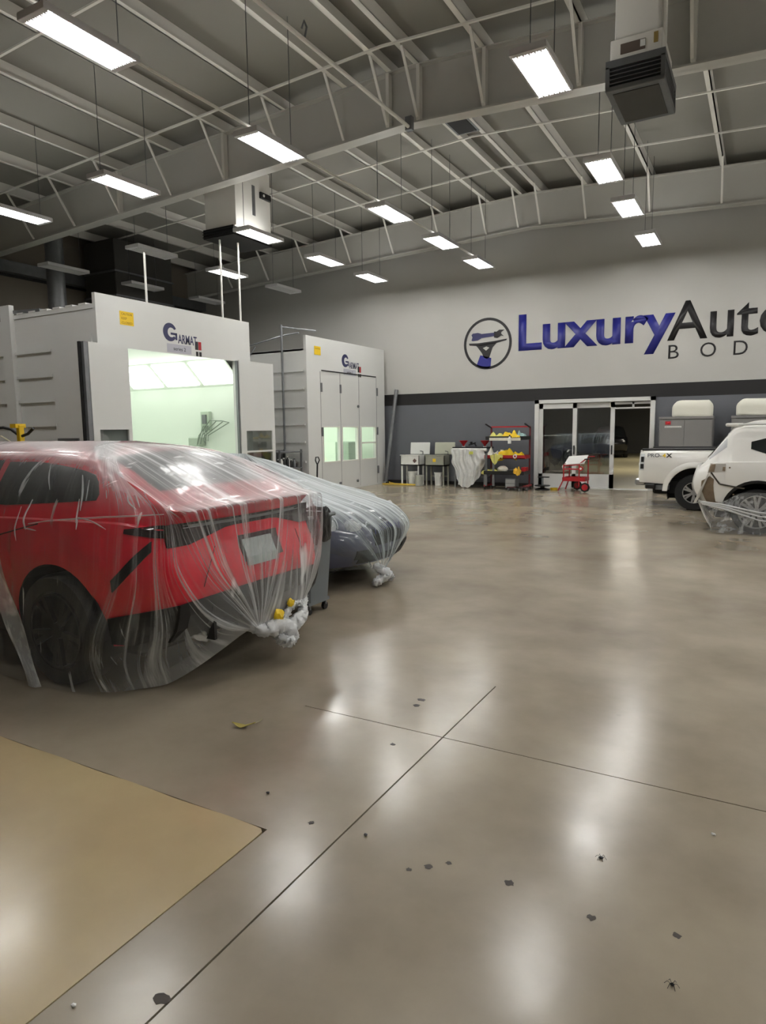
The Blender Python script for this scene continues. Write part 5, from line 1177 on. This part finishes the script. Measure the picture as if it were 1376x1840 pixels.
def bagp(x0, x1, label, seed):
    t = thing('padded_bag', label, 'bag', ((x0+x1)/2, 18.75, 1.93)); n = 26; k = 12; P = []
    cx = (x0+x1)/2; W = (x1-x0)/2
    for i in range(k+1):
        v = i/k; z = 1.936+.388*v; s_ = (1-max(0, v-.55)**2*1.1)*(1 if v > .08 else .95)
        P.append([Vector((cx+W*s_*math.copysign(abs(math.cos(a))**.55, math.cos(a)), 18.75+.27*s_*math.copysign(abs(math.sin(a))**.55, math.sin(a)), z+.012*math.sin(3*a+seed))) for a in np.linspace(0, 2*PI, n)])
    P.append([Vector((cx, 18.75, 2.335)) for a in range(n)])
    m = MB(); m.grid(P); bmesh.ops.remove_doubles(m.bm, verts=m.bm.verts, dist=.0005); m.build('cover', BAGW, t, smooth=True, ang=70)
    MB().tube([(cx+W*math.cos(a)*.985, 18.75+.262*math.sin(a), 1.95) for a in np.linspace(0, 2*PI, 24)], .012, 6).build('hem', BAGW, t)
bagp(-2.10, -1.16, 'white padded bag on the red-labelled cabinet', 1); bagp(-.66, .42, 'white padded bag on the cabinet behind the SUV', 2)
tag(MB().box((-2.56, 18.9, 1.12), (-2.46, 19.0, 1.42), .01).build('fire_bottle', BLACK), 'small black bottle on the wall ledge beside the door frame', 'bottle') if 0 else None

# ------------------------------------------------------------------ beside the booths
t = thing('pallet_jack', 'pallet jack whose black loop handle stands before the closed booth', 'pallet jack', (-10.1, 14.5, 0))
MB().tube([(-10.15, 14.5, .2), (-10.12, 14.5, .82)], .022, 8).build('shaft', BLACK, t)
MB().tube([(-10.12, 14.5+a, .82+b) for a, b in ((0, 0), (-.08, .12), (-.06, .2), (.05, .2), (.1, .12), (0, 0))], .016, 8).build('loop_handle', BLACK, t)
MB().box((-10.25, 14.4, .05), (-10.05, 14.6, .35), .02).build('pump', REDM, t)
for y in (14.35, 14.57): MB().box((-10.66, y, .06), (-10.2, y+.12, .12)).build('fork', REDM, t)
MB().tube([(-10.12, 14.4, .09), (-10.12, 14.6, .09)], .09, 14).build('wheel', BLACK, t)
t = thing('parts_shelf', 'grey shelf unit crowded with black parts between the two booths', 'shelf', (-10.95, 14.2, 0))
for x in (-11.3, -10.75):
    for y in (13.7, 14.62): MB().box((x, y, 0), (x+.04, y+.04, 1.22)).build('post', GALV, t)
for z in (.3, .72, 1.14): MB().box((-11.3, 13.7, z), (-10.7, 14.66, z+.03)).build('shelf_board', GALV, t)
MB().box((-11.32, 13.72, .33), (-11.3, 14.64, 1.2)).build('back_panel', GALV, t)
r_ = random.Random(5)
for k in range(9):
    y = 13.78+.1*k; h = r_.uniform(.12, .3); mm = (BLACK, PAPER, BLACK, GALV)[k % 4]
    t2 = thing('parts_bottle', ('black', 'white', 'black', 'grey')[k % 4]+' container, number %s along the parts shelf' % ('one two three four five six seven eight nine'.split()[k]), 'container', (-10.85, y, .75)); M = Matrix.Translation((-10.85+r_.uniform(-.05, .05), y, .752))
    MB().lathe([(0, 0), (.042, 0), (.042, h*.7), (.02, h*.85), (.02, h), (0, h)], 12, M).build('body', mm, t2, smooth=True); MB().lathe([(.024, h*.92), (.024, h*1.04), (0, h*1.04)], 10, M).build('cap', BLACK if mm != BLACK else PAPER, t2)
    pass
t = thing('hose_stand', 'yellow stand post carrying a black hose behind the red car', 'stand', (-9.68, 6.2, 0))
MB().box((-9.72, 6.16, .05), (-9.64, 6.24, 1.84), .008).build('post', YEL, t); MB().box((-9.95, 5.95, 0), (-9.4, 6.45, .05), .01).build('base', YEL, t); MB().box((-9.8, 6.12, 1.80), (-9.66, 6.28, 1.86)).build('bracket', YEL, t)
MB().tube([(-10.75, 6.2, 1.72), (-10.4, 6.2, 1.80), (-10.1, 6.2, 1.81), (-9.9, 6.2, 1.78), (-9.74, 6.2, 1.70)], .022, 8).build('hose', BLACK, t); MB().tube([(-9.64, 6.2, 1.68), (-9.5, 6.2, 1.71), (-9.36, 6.2, 1.79)], .022, 8).build('hose', BLACK, t)
MB().tube([(-10.6, 6.1, 1.50), (-10.4, 6.1, 1.66), (-10.0, 6.1, 1.68), (-9.75, 6.15, 1.55)], .012, 6).build('hose', mat('hose_pale', rgb(200, 196, 170), .5), t)

# ------------------------------------------------------------------ litter and stains on the floor
t = thing('dry_leaf', 'curled dry yellow leaf on the floor near the tan concrete', 'leaf', (-2.55, 2.85, 0))
m = MB(); m.grid([[Vector((-2.55+(u-.5)*.13, 2.85+.05*(u-.5)+(v-.5)*.045*math.sin(PI*min(.98, max(.04, u))), .004+.03*abs(u-.45)**1.2*2+.012*abs(v-.5))) for v in (0, .25, .5, .75, 1)] for u in np.linspace(0, 1, 12)], skirt=(0, 0, -.002)); m.build('blade', mat('leaf_olive', rgb(168, 152, 70), .6, var=.3, scale=30), t, smooth=True)
MB().tube([(-2.49, 2.875, .03), (-2.46, 2.89, .045), (-2.455, 2.90, .055)], .002, 5).build('stem', mat('leaf_stem', rgb(200, 190, 150), .6), t)
STN = mat('oil_stain', rgb(58, 50, 42), .55, var=.3, scale=40)
r_ = random.Random(3)
for (x, y, r) in ((-.76, 2.28, .016), (-1.07, 2.22, .014), (-.45, 2.24, .013), (-.18, 2.29, .013), (-1.01, 2.28, .010), (-1.13, 2.17, .010), (-1.82, 3.69, .022), (-1.81, 3.6, .018), (-1.51, 1.28, .022), (-1.65, 2.25, .012), (-1.69, 3.07, .014)):
    m = MB(); pts = [(x+r*(1+.35*r_.uniform(-1, 1))*math.cos(a)*1.1, y+r*(1+.35*r_.uniform(-1, 1))*math.sin(a)) for a in np.linspace(0, 2*PI, 13)[:-1]]
    m.prism(pts, .0008, Matrix.Translation((0, 0, .0002)), axis='z'); m.build('stain', STN, floor)
for k, (x, y, lb) in enumerate(((-.49, 2.59, 'dead insect on the concrete below the long lamp reflection'), (-.17, 2.06, 'dead insect on the concrete near the bottom right corner'), (-1.39, 2.28, 'dark crumb beside the long saw-cut joint'), (-1.97, 2.35, 'dark crumb between the tan concrete corner and the leaf'), (-.11, 2.97, 'pale crumb on the concrete at the far right'), (-1.72, 1.13, 'white crumb on the concrete strip by the tan slab edge'))):
    t = thing('insect' if 'insect' in lb else 'crumb', lb, 'litter', (x, y, 0)); mm = PAPER if ('pale' in lb or 'white' in lb) else BLACK
    MB().blob((x, y, .006), (.009, .007, .005), 1, .3, k).build('body', mm, t)
    if 'insect' in lb:
        for a in range(6): MB().tube([(x, y, .006), (x+.014*math.cos(a*1.05), y+.014*math.sin(a*1.05), .012), (x+.022*math.cos(a*1.05), y+.022*math.sin(a*1.05), .002)], .0008, 4).build('leg', BLACK, t)
